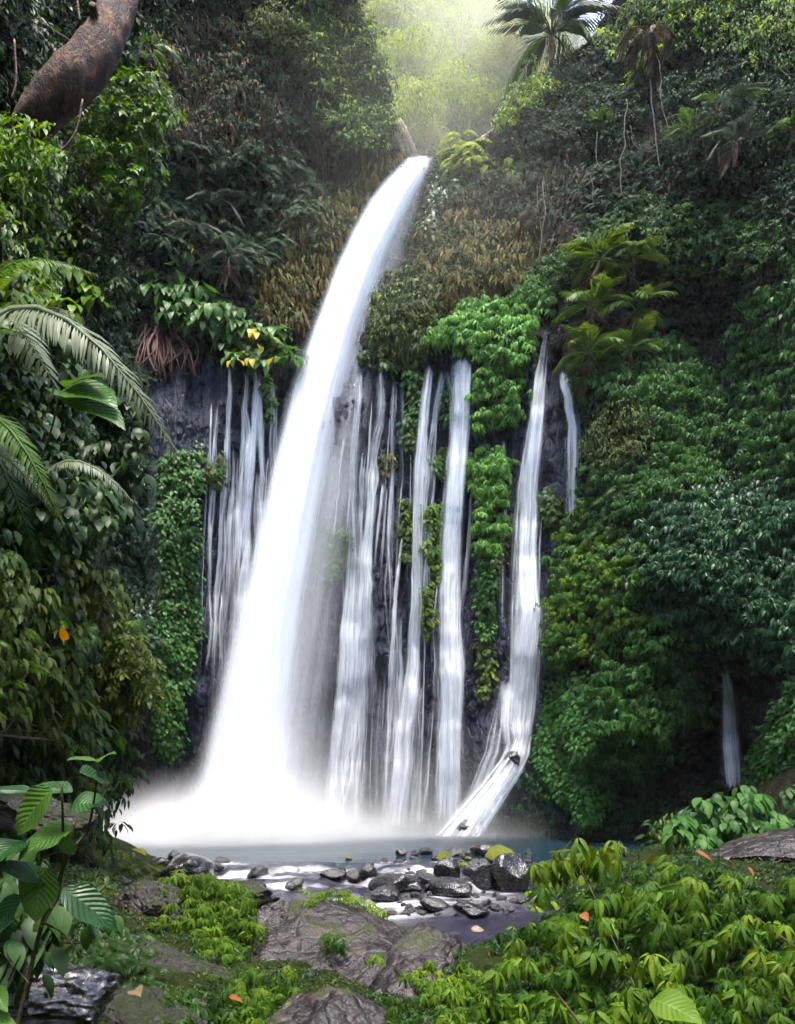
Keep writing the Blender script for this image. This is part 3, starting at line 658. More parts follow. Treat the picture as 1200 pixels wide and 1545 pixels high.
def threads(n, xa, xb, ya, yb, d, lean=-.09):
    o = []
    for i in range(n):
        x = xa+(xb-xa)*(i+rz.uniform(.1, .9))/n; y0 = rz.uniform(ya, yb); y1 = y0+rz.uniform(160, 420); w_ = rz.uniform(3.5, 8); m_ = (y0+y1)/2; xm = x+lean*(m_-y0)*rz.uniform(.2, 1.4); x1 = xm+lean*(y1-m_)*rz.uniform(.2, 1.4)
        o.append([(y0, x-w_*.4, x+w_*.4, 1.6*d*rz.uniform(.5, 1)), (m_, xm-w_*.6, xm+w_*.6, 1.6*d*rz.uniform(.6, 1.1)), (min(y1, 1250), x1-w_, x1+w_, d*rz.uniform(.2, .6))])
    return o
SIDE = [  # label, sheets: (layers, keys)
 ('broken veil of thin falls stepping down dark rock behind the main fall', [
   *STR, *threads(22, 312, 425, 545, 760, .8, -.05)]),
 ('thin pale thread of water close beside the main fall on its shaded side', [[(565,406,418,.7),(640,406,420,.8),(720,402,416,.6),(800,396,408,.3)]]),
 ('very thin trickle half hidden at the shaded edge of the main fall', [[(582,424,434,.5),(650,422,434,.6),(700,418,430,.3)]]),
 ('faint grey trickle beside the hanging green creeper column', [[(680,218,240,.35),(760,220,238,.4),(850,218,246,.25),(930,214,246,.08)]]),
 ('faint thread dripping from the dark overhang above the root tangle', [[(448,196,206,.3),(480,197,206,.35),(515,199,206,.15)]]),
 ('soft veil fall nearest to the main fall on its sunlit side', [
   [(550,534,552,.7),(640,530,546,.75),(760,522,540,.8),(880,518,545,.9),(1000,505,545,.9),(1120,498,530,.9),(1252,482,520,.6)],
   *threads(9, 520, 566, 550, 900, .8), *lower(10, 505, 560, 800, 1050, 1254, .75), [(900,500,570,.2),(1050,480,560,.35),(1254,465,560,.4)],
   [(700,520,552,.35),(900,510,556,.6),(1050,496,540,.6),(1250,470,520,.5)]]),
 ('slender fall bending at mid height on the basalt wall', [
   [(545,568,582,.9),(640,565,580,.9),(690,556,572,1),(780,548,568,1),(880,538,566,1),(1000,528,560,.95),(1120,515,545,.9),(1252,500,535,.7)],
   [(880,545,575,.5),(1000,540,572,.6),(1130,535,560,.5),(1250,520,556,.5)]]),
 ('pair of hair thin trickles over bare blue black rock', [
   [(558,592,604,.7),(660,586,598,.7),(780,582,596,.7),(880,580,594,.65),(960,584,600,.5),(1040,575,592,.3)],
   [(556,600,610,.6),(650,602,612,.6),(760,596,606,.6),(860,596,604,.4)]]),
 ('long narrow fall running down next to the moss strip', [
   [(540,640,658,.9),(620,630,650,.95),(720,620,640,1),(820,618,640,1),(920,616,640,1),(1020,604,638,1),(1120,590,630,1),(1255,572,618,.9)],
   *threads(16, 575, 662, 548, 950, .8), *lower(12, 575, 650, 780, 1060, 1254, .75), [(950,560,650,.18),(1080,550,640,.32),(1254,540,640,.4)],
   [(900,590,612,.4),(1000,585,612,.6),(1120,576,606,.6),(1252,562,600,.5)],
   [(1000,556,590,.35),(1130,550,585,.45),(1252,545,590,.4)]]),
 ('narrow slanting fall joining the widest side fall', [[(546,664,676,.9),(600,655,668,.9),(680,642,656,.85),(760,634,648,.8),(850,632,646,.5),(920,632,644,.2)]]),
 ('widest white side fall pouring from under the bright creeper lobe', [
   [(530,680,718,1.1),(600,682,716,1.1),(700,672,708,1.1),(800,662,704,1.1),(900,660,702,1.1),(1000,660,706,1.1),(1120,652,704,1.1),(1245,650,700,.8)],
   *threads(8, 655, 716, 545, 900, .7), *lower(6, 652, 712, 900, 1100, 1246, .7), [(950,645,715,.2),(1080,640,715,.3),(1248,640,720,.35)],
   [(532,676,716,.9),(640,678,716,.8),(760,664,706,.9),(900,652,696,.7),(1050,655,700,.8),(1248,655,712,.7)],
   [(535,666,690,.5),(600,676,700,.6),(720,668,690,.6)],
   [(880,640,668,.3),(1000,648,672,.5),(1130,646,668,.4)]]),
 ('broad fall leaping from a narrow chute beside the palms', [
   [(484,822,834,.5),(540,812,828,.7),(570,804,826,1),(640,794,824,1.1),(720,786,818,1.1),(820,776,812,1.1),(920,776,822,1.05),(1000,766,816,1.05),(1090,760,806,.9),(1135,766,804,.7)],
   [(560,806,830,.7),(640,790,828,.8),(740,772,820,.8),(860,764,822,.8),(980,758,818,.7),(1080,756,806,.6)],
   [(900,800,828,.8),(960,796,826,.9),(1040,790,816,.9),(1120,780,806,.9)],
   [(1000,748,790,.3),(1060,738,785,.55),(1130,722,780,.7),(1185,700,760,.7),(1238,672,735,.5)], *threads(7, 760, 826, 600, 950, .7, -.03),
   [(1018,752,788,1.),(1040,750,788,1.),(1090,748,782,.8),(1130,756,782,.6)]]),
 ('stepped thin fall beside the dark palm thicket', [
   [(550,836,860,1),(585,842,866,1),(600,848,872,1),(640,852,876,1),(700,854,878,1),(770,852,876,.9),(815,846,870,.5)],
   [(610,866,878,.5),(700,868,880,.5),(780,864,876,.3)],
   [(640,848,860,.5),(740,850,860,.5),(810,846,858,.3)]]),
 ('faint trickle in the dark hollow between two creeper masses', [[(582,1092,1104,.3),(640,1098,1108,.4),(700,1102,1114,.3),(730,1106,1116,.1)]]),
 ('pale fall dropping inside the dark cave under the creepers', [
   [(1000,1086,1106,.9),(1060,1086,1114,1.),(1120,1084,1120,1.05),(1192,1090,1124,1.)], [(1010,1084,1108,.5),(1100,1080,1122,.7),(1192,1084,1126,.7)],
   [(1040,1076,1092,.25),(1120,1078,1092,.3),(1190,1080,1096,.25)]]),
]
for n, (lb, shs) in enumerate(SIDE):
    k0 = shs[0][-1]; b = P((k0[1]+k0[2])/2, k0[0], float(depth(np.array([(k0[1]+k0[2])/2]), np.array([k0[0]]))[0])-.3)
    o = thing('side_waterfall', b, lb, 'waterfall', 'side falls running down the rock face')
    o.empty_display_size = .2
    for j, ks in enumerate(shs):
        mb = MB(); wmax = max(k[2]-k[1] for k in ks)
        for rep in range(3 if wmax > 30 else 2 if wmax > 12 else 1):
            sheet(mb, [(k[0]+rep*2, k[1]-rep, k[2]+rep, k[3]*(.95 if rep == 0 else .8)) for k in ks], wall(.14+.13*rep), max(8, int(wmax/3)+6), 5, min(.02*wmax, .6)*.6, .3, seed=n*10+j+rep*100, wob=min(3.5, 1.5+wmax*.1), fade_top=22+rep*16, fade_bot=18)
        mb.build('water_strand', M['veil' if wmax < 26 and ks[0][3] < .95 else 'fall'], o, origin=b)
# the slide over the sloping rock at the foot of the broad fall
b = P(735, 1255, 22.8); o = thing('side_waterfall', b, 'white water sliding down sloping rock at the foot of the broad fall', 'waterfall', 'side falls running down the rock face')
mb = MB()
for rep in range(4):
    sheet(mb, [(1085,768,806,.5),(1112,758,806,.9),(1140,744,800,1),(1165,722,790,1),(1190,700,776,1),(1220,670,758,1),(1240,650,746,.95),(1262,626,736,.7)], lambda px, py: 24.3-(py-1110)/148*1.6-.07*rep, 26, 4, .45, .3, seed=300+rep, wob=6, fade_top=50, fade_bot=2, ripple=.5, dens=.8, asym=.6)
mb.build('water_slide', M['fall'], o, origin=b)

# ------------------------------------------------------------------ spray cloud at the foot of the falls
m, nt, out = new_mat('spray_cloud'); L = nt.links.new
tc = nd(nt, 'TexCoord'); nz = nd(nt, 'TexNoise', i_Scale=.55, i_Detail=3.); L(tc.outputs['Object'], nz.inputs['Vector'])
def blob(c, r, amp):
    s = nd(nt, 'Vector' + 'Math', operation='SUBTRACT'); s.inputs[1].default_value = c; L(tc.outputs['Object'], s.inputs[0])
    d = nd(nt, 'VectorMath', operation='DIVIDE'); d.inputs[1].default_value = r; L(s.outputs[0], d.inputs[0])
    l = nd(nt, 'VectorMath', operation='DOT_PRODUCT'); L(d.outputs[0], l.inputs[0]); L(d.outputs[0], l.inputs[1])
    n = nd(nt, 'Math', operation='MULTIPLY'); n.inputs[1].default_value = -1; L(l.outputs['Value'], n.inputs[0])
    e = nd(nt, 'Math', operation='EXPONENT'); L(n.outputs[0], e.inputs[0])
    a = nd(nt, 'Math', operation='MULTIPLY'); a.inputs[1].default_value = amp; L(e.outputs[0], a.inputs[0]); return a
B0 = np.array(P(450, 1258, 24)); B0[2] = 0
def rel(px, Y, z): return tuple(np.array([(px-600)/FPX*Y, Y, z])-B0)
blobs = [blob(rel(370, 23.6, .2), (2.3, 1.3, 1.05), 3.4), blob(rel(250, 23.2, .05), (2.0, 1.2, .8), 2.8), blob(rel(420, 23.8, 1.2), (1.5, 1.1, 1.9), .4), blob(rel(600, 24.6, .0), (3.6, .9, .6), .7), blob(rel(560, 25., .6), (4.5, 1.3, 2.4), .14)]
acc = blobs[0]
for bb in blobs[1:]:
    s = nd(nt, 'Math', operation='ADD'); L(acc.outputs[0], s.inputs[0]); L(bb.outputs[0], s.inputs[1]); acc = s
mr = nd(nt, 'MapRange'); mr.inputs[1].default_value = .3; mr.inputs[2].default_value = .7; mr.inputs[3].default_value = .5; mr.inputs[4].default_value = 1.4; L(nz.outputs['Fac'], mr.inputs[0])
mu = nd(nt, 'Math', operation='MULTIPLY'); L(acc.outputs[0], mu.inputs[0]); L(mr.outputs[0], mu.inputs[1])
sb = nd(nt, 'Math', operation='SUBTRACT', use_clamp=False); sb.inputs[1].default_value = .01; L(mu.outputs[0], sb.inputs[0]); mxx = nd(nt, 'Math', operation='MAXIMUM'); mxx.inputs[1].default_value = 0; L(sb.outputs[0], mxx.inputs[0])
vp = nd(nt, 'VolumePrincipled'); vp.inputs['Color'].default_value = (.97, .98, 1, 1); vp.inputs['Anisotropy'].default_value = .2; L(mxx.outputs[0], vp.inputs['Density']); L(vp.outputs[0], out.inputs['Volume'])
lo = np.array([-9.5, 20.8, .01])-B0; hi = np.array([9., 26.6, 6.5])-B0
v = np.array([[x, y, z] for x in (lo[0], hi[0]) for y in (lo[1], hi[1]) for z in (lo[2], hi[2])])
mb = MB(); mb.add(v, [np.array([[0, 1, 3, 2], [4, 6, 7, 5], [0, 4, 5, 1], [2, 3, 7, 6], [0, 2, 6, 4], [1, 5, 7, 3]])])
o = mb.build('spray_mist', m, smooth=False); o.location = B0; tag(o, kind='stuff')

m, nt, out = new_mat('gorge_mist_air'); L = nt.links.new
tc = nd(nt, 'TexCoord'); nz = nd(nt, 'TexNoise', i_Scale=.16, i_Detail=2.); L(tc.outputs['Object'], nz.inputs['Vector'])
B0 = np.array([3., 44., 44.])
def rel2(px, py, Y): return tuple(P(px, py, Y)-B0)
blobs = [blob(rel2(690, 150, 42), (9, 9, 15), .007), blob(rel2(640, 230, 27.5), (6, 2.6, 7), .012), blob(rel2(640, 225, 32.5), (3.2, 2.4, 3.), .03), blob(rel2(760, 40, 46), (6, 7, 7), .05)]
acc = blobs[0]
for bb in blobs[1:]:
    s = nd(nt, 'Math', operation='ADD'); L(acc.outputs[0], s.inputs[0]); L(bb.outputs[0], s.inputs[1]); acc = s
mr = nd(nt, 'MapRange'); mr.inputs[1].default_value = .3; mr.inputs[2].default_value = .7; mr.inputs[3].default_value = .6; mr.inputs[4].default_value = 1.3; L(nz.outputs['Fac'], mr.inputs[0])
mu = nd(nt, 'Math', operation='MULTIPLY'); L(acc.outputs[0], mu.inputs[0]); L(mr.outputs[0], mu.inputs[1])
sb = nd(nt, 'Math', operation='SUBTRACT'); sb.inputs[1].default_value = .002; L(mu.outputs[0], sb.inputs[0]); mxx = nd(nt, 'Math', operation='MAXIMUM'); mxx.inputs[1].default_value = 0; L(sb.outputs[0], mxx.inputs[0])
vp = nd(nt, 'VolumePrincipled'); vp.inputs['Color'].default_value = (1, .96, .80, 1); L(mxx.outputs[0], vp.inputs['Density']); L(vp.outputs[0], out.inputs['Volume'])  # warm tint puts the sun glow into the mist colour
lo = np.array([-14, 21.5, 12])-B0; hi = np.array([22, 62, 74])-B0
v = np.array([[x, y, z] for x in (lo[0], hi[0]) for y in (lo[1], hi[1]) for z in (lo[2], hi[2])])
mb = MB(); mb.add(v, [np.array([[0, 1, 3, 2], [4, 6, 7, 5], [0, 4, 5, 1], [2, 3, 7, 6], [0, 2, 6, 4], [1, 5, 7, 3]])])
o = mb.build('gorge_mist', m, smooth=False); o.location = B0; tag(o, 'bright mist hanging in the gorge above the lip of the falls', 'mist', kind='stuff')

for px, py, r, k, lb in [(776,1150,15,1,'dark wet rock splitting the top of the water slide'), (700,1248,12,3,'flat dark rock where the water slide meets the pool')]:
    put_stone(px, py, r, k, 'stone', lb, loc=P(px, py, 24.3-(py-1110)/148*1.6-.42), sink=.5, name='slide_rock')

# ------------------------------------------------------------------ PLANTS ON THE CLIFFS
LF = leaf(2, .36, .22, .3); LN = leaf(2, .24, .2, .35); LW = leaf(2, .5, .15, .25); LT = leaf(1, .34, .2, .2); LTW = leaf(1, .55, .15, .15)
T = {'whorl': [whorl(7, LN, .6, 5.4, s) for s in range(4)]+[whorl(8, LN, .65, 5.7, 9), whorl(6, LF, .55, 4.8, 5)],
     'whorl3': [whorl(5, LN, .6, 3.6, s) for s in range(3)]+[whorl(6, LN, .6, 4.4, 7)],
     'leaf': [LF, LN], 'round': [LTW, leaf(1, .7, .1, .15)], 'tiny': [LT], 'hang': [leaf(2, .2, .2, .25), leaf(2, .28, .25, .4), leaf(2, .16, .15, .15)],
     'sprig': [sprig(8, LT, s) for s in range(4)], 'broad': [leaf(3, .62, .2, .35, .36), leaf(3, .55, .25, .45, .4)],
     'fern': [frond(18, .055, .26, .5, 1.2, .6, 1, .25, s) for s in range(3)], 'palmlet': [frond(12, .085, .5, .6, .9, .5, 1, .3, s, .2) for s in range(2)]}
M['creeper_mid'] = leaf_mat('mid_creeper_leaf', [g(.02, .08, .012), g(.04, .125, .02), g(.08, .19, .03)], .5, .3, spec=.3)
FRONT = np.array([0, -1., 0]); UP = np.array([0, 0, 1.])
def scatter(poly, spacing, seed, jit=.5, edge=.5):
    r = np.random.default_rng(seed); a = np.array(poly, float); lo = a.min(0)-spacing; hi = a.max(0)+spacing
    xs, ys = np.meshgrid(np.arange(lo[0], hi[0], spacing), np.arange(lo[1], hi[1], spacing*.8)); xs = xs+(np.arange(xs.shape[0]) % 2)[:, None]*spacing*.5
    xs = xs+r.normal(0, jit*spacing, xs.shape); ys = ys+r.normal(0, jit*spacing, ys.shape)
    ex = xs+edge*spacing*2*vnoise(np.stack([xs*.04, ys*.04, xs*0+seed], -1)); ey = ys+edge*spacing*2*vnoise(np.stack([xs*.04, ys*.04, xs*0+seed+50], -1))
    k = inpoly(poly, ex, ey); return np.stack([xs[k], ys[k]], -1)
def clumps(mb, C, Rm, per, tpl, size, r, mode='dome', flat=.7, sq=.8, tint=(0, 1), spread=1., var=.3):
    n = len(C)
    if not n: return
    k = np.repeat(np.arange(n), per); m = len(k); d = unit(r.normal(size=(m, 3)))
    d[:, 1] = -np.abs(d[:, 1])*1.0+.25*r.random(m)*(d[:, 1] > 0); d[:, 2] = np.where(d[:, 2] < -.35, -d[:, 2], d[:, 2]); d = unit(d)
    R = Rm[k][:, None]
    jr = r.normal(size=(m, 3))
    ctint = r.random(n)[k]
    rnd = np.clip(tint[0]+(tint[1]-tint[0])*(.45*ctint+.55*r.random(m)), 0, 1); sz = size[k]*(1-var+2*var*r.random(m))
    if mode == 'dome':
        pos = C[k]+d*R*np.array([1.05, sq, flat])*(.62+.38*np.sqrt(r.random(m)))[:, None]
        N = d*.5+UP*.65+FRONT*.25+jr*.22; fw = d*np.array([.8, .8, .2])+FRONT*.35-UP*.55+jr*.25
    elif mode == 'hang':
        pos = C[k]+jr*R*np.array([.6, .3, .6]); N = FRONT+UP*.25+jr*.35; fw = -UP+jr*.3
    elif mode == 'carpet':
        pos = C[k]+jr*R*np.array([.6, .14, .6]); N = FRONT*.8+UP*.55+jr*.3; fw = -UP*.8+FRONT*.3+jr*.5
    elif mode == 'spray':                              # twigs and fronds that arch out of a point
        pos = C[k]+jr*R*np.array([.3, .2, .3]); a = r.random(m)*6.283
        out = np.stack([np.cos(a), -.75*np.abs(np.sin(a))-.15, .55*np.sin(a)*r.random(m)+.1], -1); fw = out+jr*.15; N = UP*.9+FRONT*.35-out*.1+jr*.2
    else:                                              # 'crown': all round
        d2 = unit(r.normal(size=(m, 3))); pos = C[k]+d2*R*np.array([1, 1, flat])*(.5+.5*np.sqrt(r.random(m)))[:, None]
        N = d2*.5+UP*.7+jr*.3; fw = d2-UP*.3+jr*.4
    bake(mb, T[tpl] if isinstance(tpl, str) else tpl, pos, N, fw, sz, rnd)
SEED = [100]
def plant(name, label, cat, poly, layers, dfun=depth, stems=3, stemmat='stem', group=None, srad=.02):
    """layers: (leaf template, material, leaf px, spacing px, clump px, leaves per clump, mode, distance in front of the rock, tint)"""
    SEED[0] += 1; r = np.random.default_rng(SEED[0]); a = np.array(poly, float); c = a.mean(0)
    base = P(c[0], a[:, 1].max(), float(dfun(np.array([c[0]]), np.array([c[1]]))[0])); t = thing(name, base, label, cat, group); o0 = np.array(base)
    groups = {}; allC = []
    for L in layers:
        tpl, mat, lp, sp, cp, per, mode, off, *rest = L; tint = rest[0] if rest else (0, 1)
        q = scatter(poly, sp, SEED[0]*7+int(lp*3))
        if not len(q): continue
        Y = dfun(q[:, 0], q[:, 1])-off*(.5+r.random(len(q))); C = P(q[:, 0], q[:, 1], Y); Rm = cp/FPX*Y*(.65+.7*r.random(len(q)))
        clumps(groups.setdefault(mat, MB()), C, Rm, per, tpl, lp/FPX*Y, r, mode, tint=tint); allC.append(C)
    for i, (mat, mb) in enumerate(groups.items()):
        if mb.n: mb.build('foliage', M[mat], t, origin=o0)
    if stems and allC:
        C = np.concatenate(allC)
        for s in range(stems):
            mb = MB()
            p0 = C[r.integers(len(C))]; dz = (C[:, 2].max()-C[:, 2].min()); pts = [p0+np.array([0, .12, 0])]
            for kk in range(6):
                cand = C[(np.abs(C[:, 2]-(pts[-1][2]-dz*.14)) < dz*.12+.05)]
                if not len(cand): break
                j = np.argmin(np.abs(cand[:, 0]-pts[-1][0])+r.random(len(cand))*.5); pts.append(cand[j]+np.array([0, .10, 0]))
            if len(pts) > 2: tube(mb, spline(pts, 24), np.linspace(srad, srad*.5, 24), 6)
            if mb.n: mb.build('stem', M[stemmat], t, origin=o0)
    return t

# bright creeper lobes around the widest side fall
plant('creeper', 'bright green whorled creeper spilling over the ledge above the widest side fall', 'creeper',
  [(648,505),(668,480),(700,462),(755,450),(800,436),(835,425),(848,440),(830,462),(806,480),(800,520),(785,528),(735,520),(715,535),(680,528),(655,525)],
  [('whorl','creeper_bright',11.6,11.2,16.1,9,'dome',.5,(.15,1)), ('whorl3','creeper',9.5,12.8,11.4,8,'dome',.1,(.2,.9))])
plant('creeper', 'thick column of whorled creeper hanging between the widest side fall and the broad fall', 'creeper',
  [(712,520),(802,515),(798,560),(784,600),(778,640),(768,650),(715,645),(708,600),(722,560)],
  [('whorl','creeper_bright',10.9,11.2,15.2,9,'dome',.7,(.0,.8)), ('whorl3','creeper',9.5,12.8,11.4,8,'dome',.2,(.2,.9))])
plant('creeper', 'light green tuft of drooping leaves in the middle of the hanging creeper column', 'creeper',
  [(713,684),(745,678),(768,690),(764,730),(757,760),(758,800),(748,838),(722,835),(716,790),(722,755),(710,720)],
  [('whorl','creeper_bright',10.2,9.6,12.3,9,'dome',.6,(.3,1)), ('whorl3','creeper_bright',8.2,11.2,9.5,8,'dome',.2,(.2,.9))])
plant('creeper', 'narrow mat of small leaves forming the bottom tail of the hanging creeper column', 'creeper',
  [(720,828),(754,828),(752,880),(748,930),(738,965),(726,960),(722,900)],
  [('round','creeper',7.5,5.2,7,7,'carpet',.4,(.4,1)), ('round','creeper_bright',6.1,9.0,7,3,'carpet',.45)])
plant('shrub', 'small leaved grey green shrub along the top of the bright creeper lobe', 'shrub',
  [(755,445),(800,405),(850,375),(900,340),(960,318),(985,335),(930,370),(880,400),(850,428),(800,440)],
  [('sprig','fine',14.6,11.9,13.0,6,'dome',.6,(.3,1)), ('leaf','creeper',7.9,10.2,10,10,'dome',.2)])
# big green mound beside the broad fall
plant('creeper', 'leafy creeper covering the upper face of the big mound below the palm thicket', 'creeper',
  [(862,560),(900,520),(960,505),(1010,512),(1050,540),(1088,590),(1088,650),(1080,720),(1040,740),(985,750),(985,680),(950,620),(905,600),(870,600)],
  [('whorl','creeper',11.6,12.0,16.1,8,'dome',.6,(.0,.9)), ('whorl3','creeper_dark',10.2,12.8,12.3,8,'dome',.15,(.3,1))])
plant('shrub', 'round yellowish small leaved shrub bulging from the mound beside the stepped thin fall', 'shrub',
  [(884,640),(905,612),(950,605),(985,630),(990,670),(960,700),(915,708),(885,690)],
  [('leaf','olive',7.9,7.6,10,10,'dome',.7,(.4,1)), ('sprig','fine',13.3,12.7,12.0,4,'dome',.3)])
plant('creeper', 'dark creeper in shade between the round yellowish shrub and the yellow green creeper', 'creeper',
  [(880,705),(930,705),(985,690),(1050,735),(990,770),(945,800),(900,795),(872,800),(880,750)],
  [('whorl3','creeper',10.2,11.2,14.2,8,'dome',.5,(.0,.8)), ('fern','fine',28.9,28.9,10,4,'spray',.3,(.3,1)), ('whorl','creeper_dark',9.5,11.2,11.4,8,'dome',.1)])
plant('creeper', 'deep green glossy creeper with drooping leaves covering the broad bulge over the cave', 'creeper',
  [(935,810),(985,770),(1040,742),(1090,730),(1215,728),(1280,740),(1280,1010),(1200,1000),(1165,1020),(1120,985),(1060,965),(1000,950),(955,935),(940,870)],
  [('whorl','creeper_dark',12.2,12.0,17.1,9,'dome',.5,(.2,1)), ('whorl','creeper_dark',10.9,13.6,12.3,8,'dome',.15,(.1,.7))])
plant('creeper', 'yellow green creeper on the edge of the mound facing the broad fall', 'creeper',
  [(836,835),(848,800),(872,760),(905,790),(930,800),(975,850),(960,900),(980,940),(930,960),(900,1010),(870,985),(848,1030),(826,985),(822,950),(832,890)],
  [('whorl3','creeper_lime',9,14,13,8,'dome',.7,(.0,.8)), ('whorl','creeper',11,13,13,7,'dome',.6,(.3,1)), ('leaf','creeper_lime',7,12,10,6,'dome',.2,(.0,.6))])
plant('creeper', 'tiers of layered green leaves below the yellow green creeper beside the cave', 'creeper',
  [(905,975),(960,940),(1010,955),(1050,1000),(1068,1045),(1060,1090),(1010,1120),(985,1165),(950,1190),(915,1170),(905,1100),(890,1030)],
  [('whorl','creeper',12.9,15.2,17.1,9,'dome',.6,(.0,.75)), ('whorl3','creeper_dark',10.9,14.4,11.4,8,'dome',.1)])
plant('creeper', 'carpet of small leaves on the low rounded rock at the foot of the mound', 'creeper',
  [(812,1120),(828,1050),(850,1018),(880,1018),(905,1050),(915,1110),(925,1170),(905,1235),(880,1250),(862,1215),(835,1190),(815,1165)],
  [('round','creeper_mid',8.2,6.0,9,8,'carpet',.3,(.0,.4)), ('whorl3','creeper',6.1,9.6,9.5,7,'dome',.2,(.2,.9))])
plant('creeper', 'whorled creeper climbing the dark wall outside the hollow at the frame edge', 'creeper',
  [(1098,560),(1110,500),(1140,430),(1180,385),(1280,370),(1280,735),(1200,735),(1120,735),(1108,690),(1120,640)],
  [('whorl','creeper',11.6,15.2,17.1,8,'dome',.6,(.0,.8)), ('whorl3','creeper_dark',10.2,12.8,13.3,8,'dome',.1,(.2,1))])
plant('creeper', 'mossy green mound of tiny leaves beside the cave fall at the frame edge', 'creeper',
  [(1128,1180),(1150,1110),(1180,1050),(1205,1020),(1290,980),(1290,1260),(1180,1250),(1140,1220)],
  [('round','creeper_mid',7.5,6.0,9,8,'carpet',.35,(.0,.4)), ('leaf','creeper_lime',7.9,11.0,10,5,'dome',.2,(.0,.6))])
plant('shrub', 'dark shrub with small glossy leaves under the pale hanging vines', 'shrub',
  [(945,300),(1010,290),(1090,310),(1180,340),(1190,390),(1120,420),(1080,440),(1010,420),(985,380),(940,345)],
  [('sprig','fine',15.9,14.2,15.0,6,'dome',.6,(.2,1)), ('leaf','fine_dark',7.3,9.2,11.0,9,'dome',.1)])
plant('fern', 'shaded fern growth hanging over the dark hollow behind the palm thicket', 'fern',
  [(1000,420),(1085,430),(1110,450),(1085,540),(1060,560),(1000,505)],
  [('fern','fine_dark',34.0,25.5,10,5,'spray',.2,(.2,.9)), ('whorl3','fine_dark',9.5,15.2,11.4,7,'dome',.1)])
# upper cliff beside the notch
plant('hanging_fern', 'curtain of dry olive brown ferns draping the wall just outside the main fall lip', 'fern',
  [(640,345),(690,300),(740,330),(800,345),(830,370),(815,410),(770,435),(700,455),(655,455),(640,400)],
  [('hang','drape',17.3,8.5,9,5,'hang',.35,(.0,1)), ('leaf','olive',7.3,13.8,12.0,7,'dome',.4,(.3,1))])
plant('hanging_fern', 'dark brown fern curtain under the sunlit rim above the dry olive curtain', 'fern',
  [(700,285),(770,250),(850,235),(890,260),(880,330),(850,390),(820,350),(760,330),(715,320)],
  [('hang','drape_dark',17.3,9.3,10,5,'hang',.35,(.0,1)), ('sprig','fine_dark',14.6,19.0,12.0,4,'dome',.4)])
plant('hanging_fern', 'olive leaves draping the wall between the main fall and the bright creeper lobe', 'fern',
  [(560,440),(600,400),(650,410),(665,455),(650,500),(640,535),(590,530),(560,520)],
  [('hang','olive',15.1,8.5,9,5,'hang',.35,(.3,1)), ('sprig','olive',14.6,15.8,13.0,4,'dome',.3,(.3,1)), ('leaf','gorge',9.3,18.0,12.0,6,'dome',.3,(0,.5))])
plant('fern', 'bright green fern tuft at the lip right where the main fall begins', 'fern',
  [(660,240),(672,215),(700,208),(726,225),(735,248),(705,262),(680,262)],
  [('fern','gorge',36.0,13.0,8,5,'spray',.3,(.2,.9)), ('leaf','creeper_bright',7.2,10.2,9,6,'dome',.2)])
plant('creeper', 'bluish green leaf strip clinging right under the fern tuft beside the falling water', 'creeper',
  [(635,330),(650,275),(668,262),(690,275),(672,310),(655,345),(640,355)],
  [('round','creeper_dark',8.2,6.0,8,8,'carpet',.35,(.4,1))])
plant('fern', 'broad pale leaved plant on the tan rim above the dark fern curtain', 'fern',
  [(732,242),(755,222),(785,232),(790,255),(765,262),(740,258)],
  [('broad','gorge',26.0,15.0,9,3,'hang',.4,(.2,.9)), ('fern','olive',23.8,20.4,8,3,'spray',.2)])
plant('shrub', 'lime yellow sunlit shrub at the gorge mouth below the tall palm', 'shrub',
  [(735,190),(760,150),(795,120),(822,105),(832,130),(815,160),(780,185),(750,205)],
  [('leaf','creeper_lime',7.3,6.8,10.0,10,'dome',.8,(.3,1)), ('sprig','gorge',18.7,15.3,12.0,4,'dome',.4)])
plant('shrub', 'dark twiggy shrub overhanging the wall below the tall palm', 'shrub',
  [(790,190),(825,120),(870,95),(930,110),(960,160),(955,220),(900,235),(840,225)],
  [('sprig','fine_dark',14.6,11.9,14.0,6,'dome',.5,(.2,1)), ('leaf','olive',7.2,17.0,14,7,'dome',.6,(.0,.7))])
plant('shrub', 'light green bushes crowning the rim above the hanging vines', 'shrub',
  [(890,70),(930,30),(985,-20),(1080,-60),(1230,-60),(1280,120),(1190,110),(1110,85),(1040,75),(985,100),(940,105)],
  [('leaf','fine',8.6,9.2,14.0,11,'dome',.8,(.3,1)), ('sprig','gorge',20.4,23.4,16.0,5,'dome',.7,(0,.7))])
plant('shrub', 'shadowed evergreen bush filling the upper corner behind the drooping palms', 'shrub',
  [(1000,110),(1090,95),(1200,120),(1280,130),(1280,340),(1190,335),(1120,300),(1040,290),(1000,230)],
  [('sprig','fine_dark',15.9,14.2,15.0,6,'dome',.5,(.3,1)), ('leaf','fine',7.3,19.9,16.0,7,'dome',.7,(.1,.9))])
plant('fern', 'dim ferns and vines clinging to the shaded wall behind the pale vines', 'fern',
  [(880,225),(960,215),(1010,235),(1040,290),(960,300),(890,350),(870,310)],
  [('fern','fine_dark',25.5,18.7,10,5,'spray',.3,(.3,1)), ('hang','drape_dark',15.8,13.6,10,4,'hang',.3)])
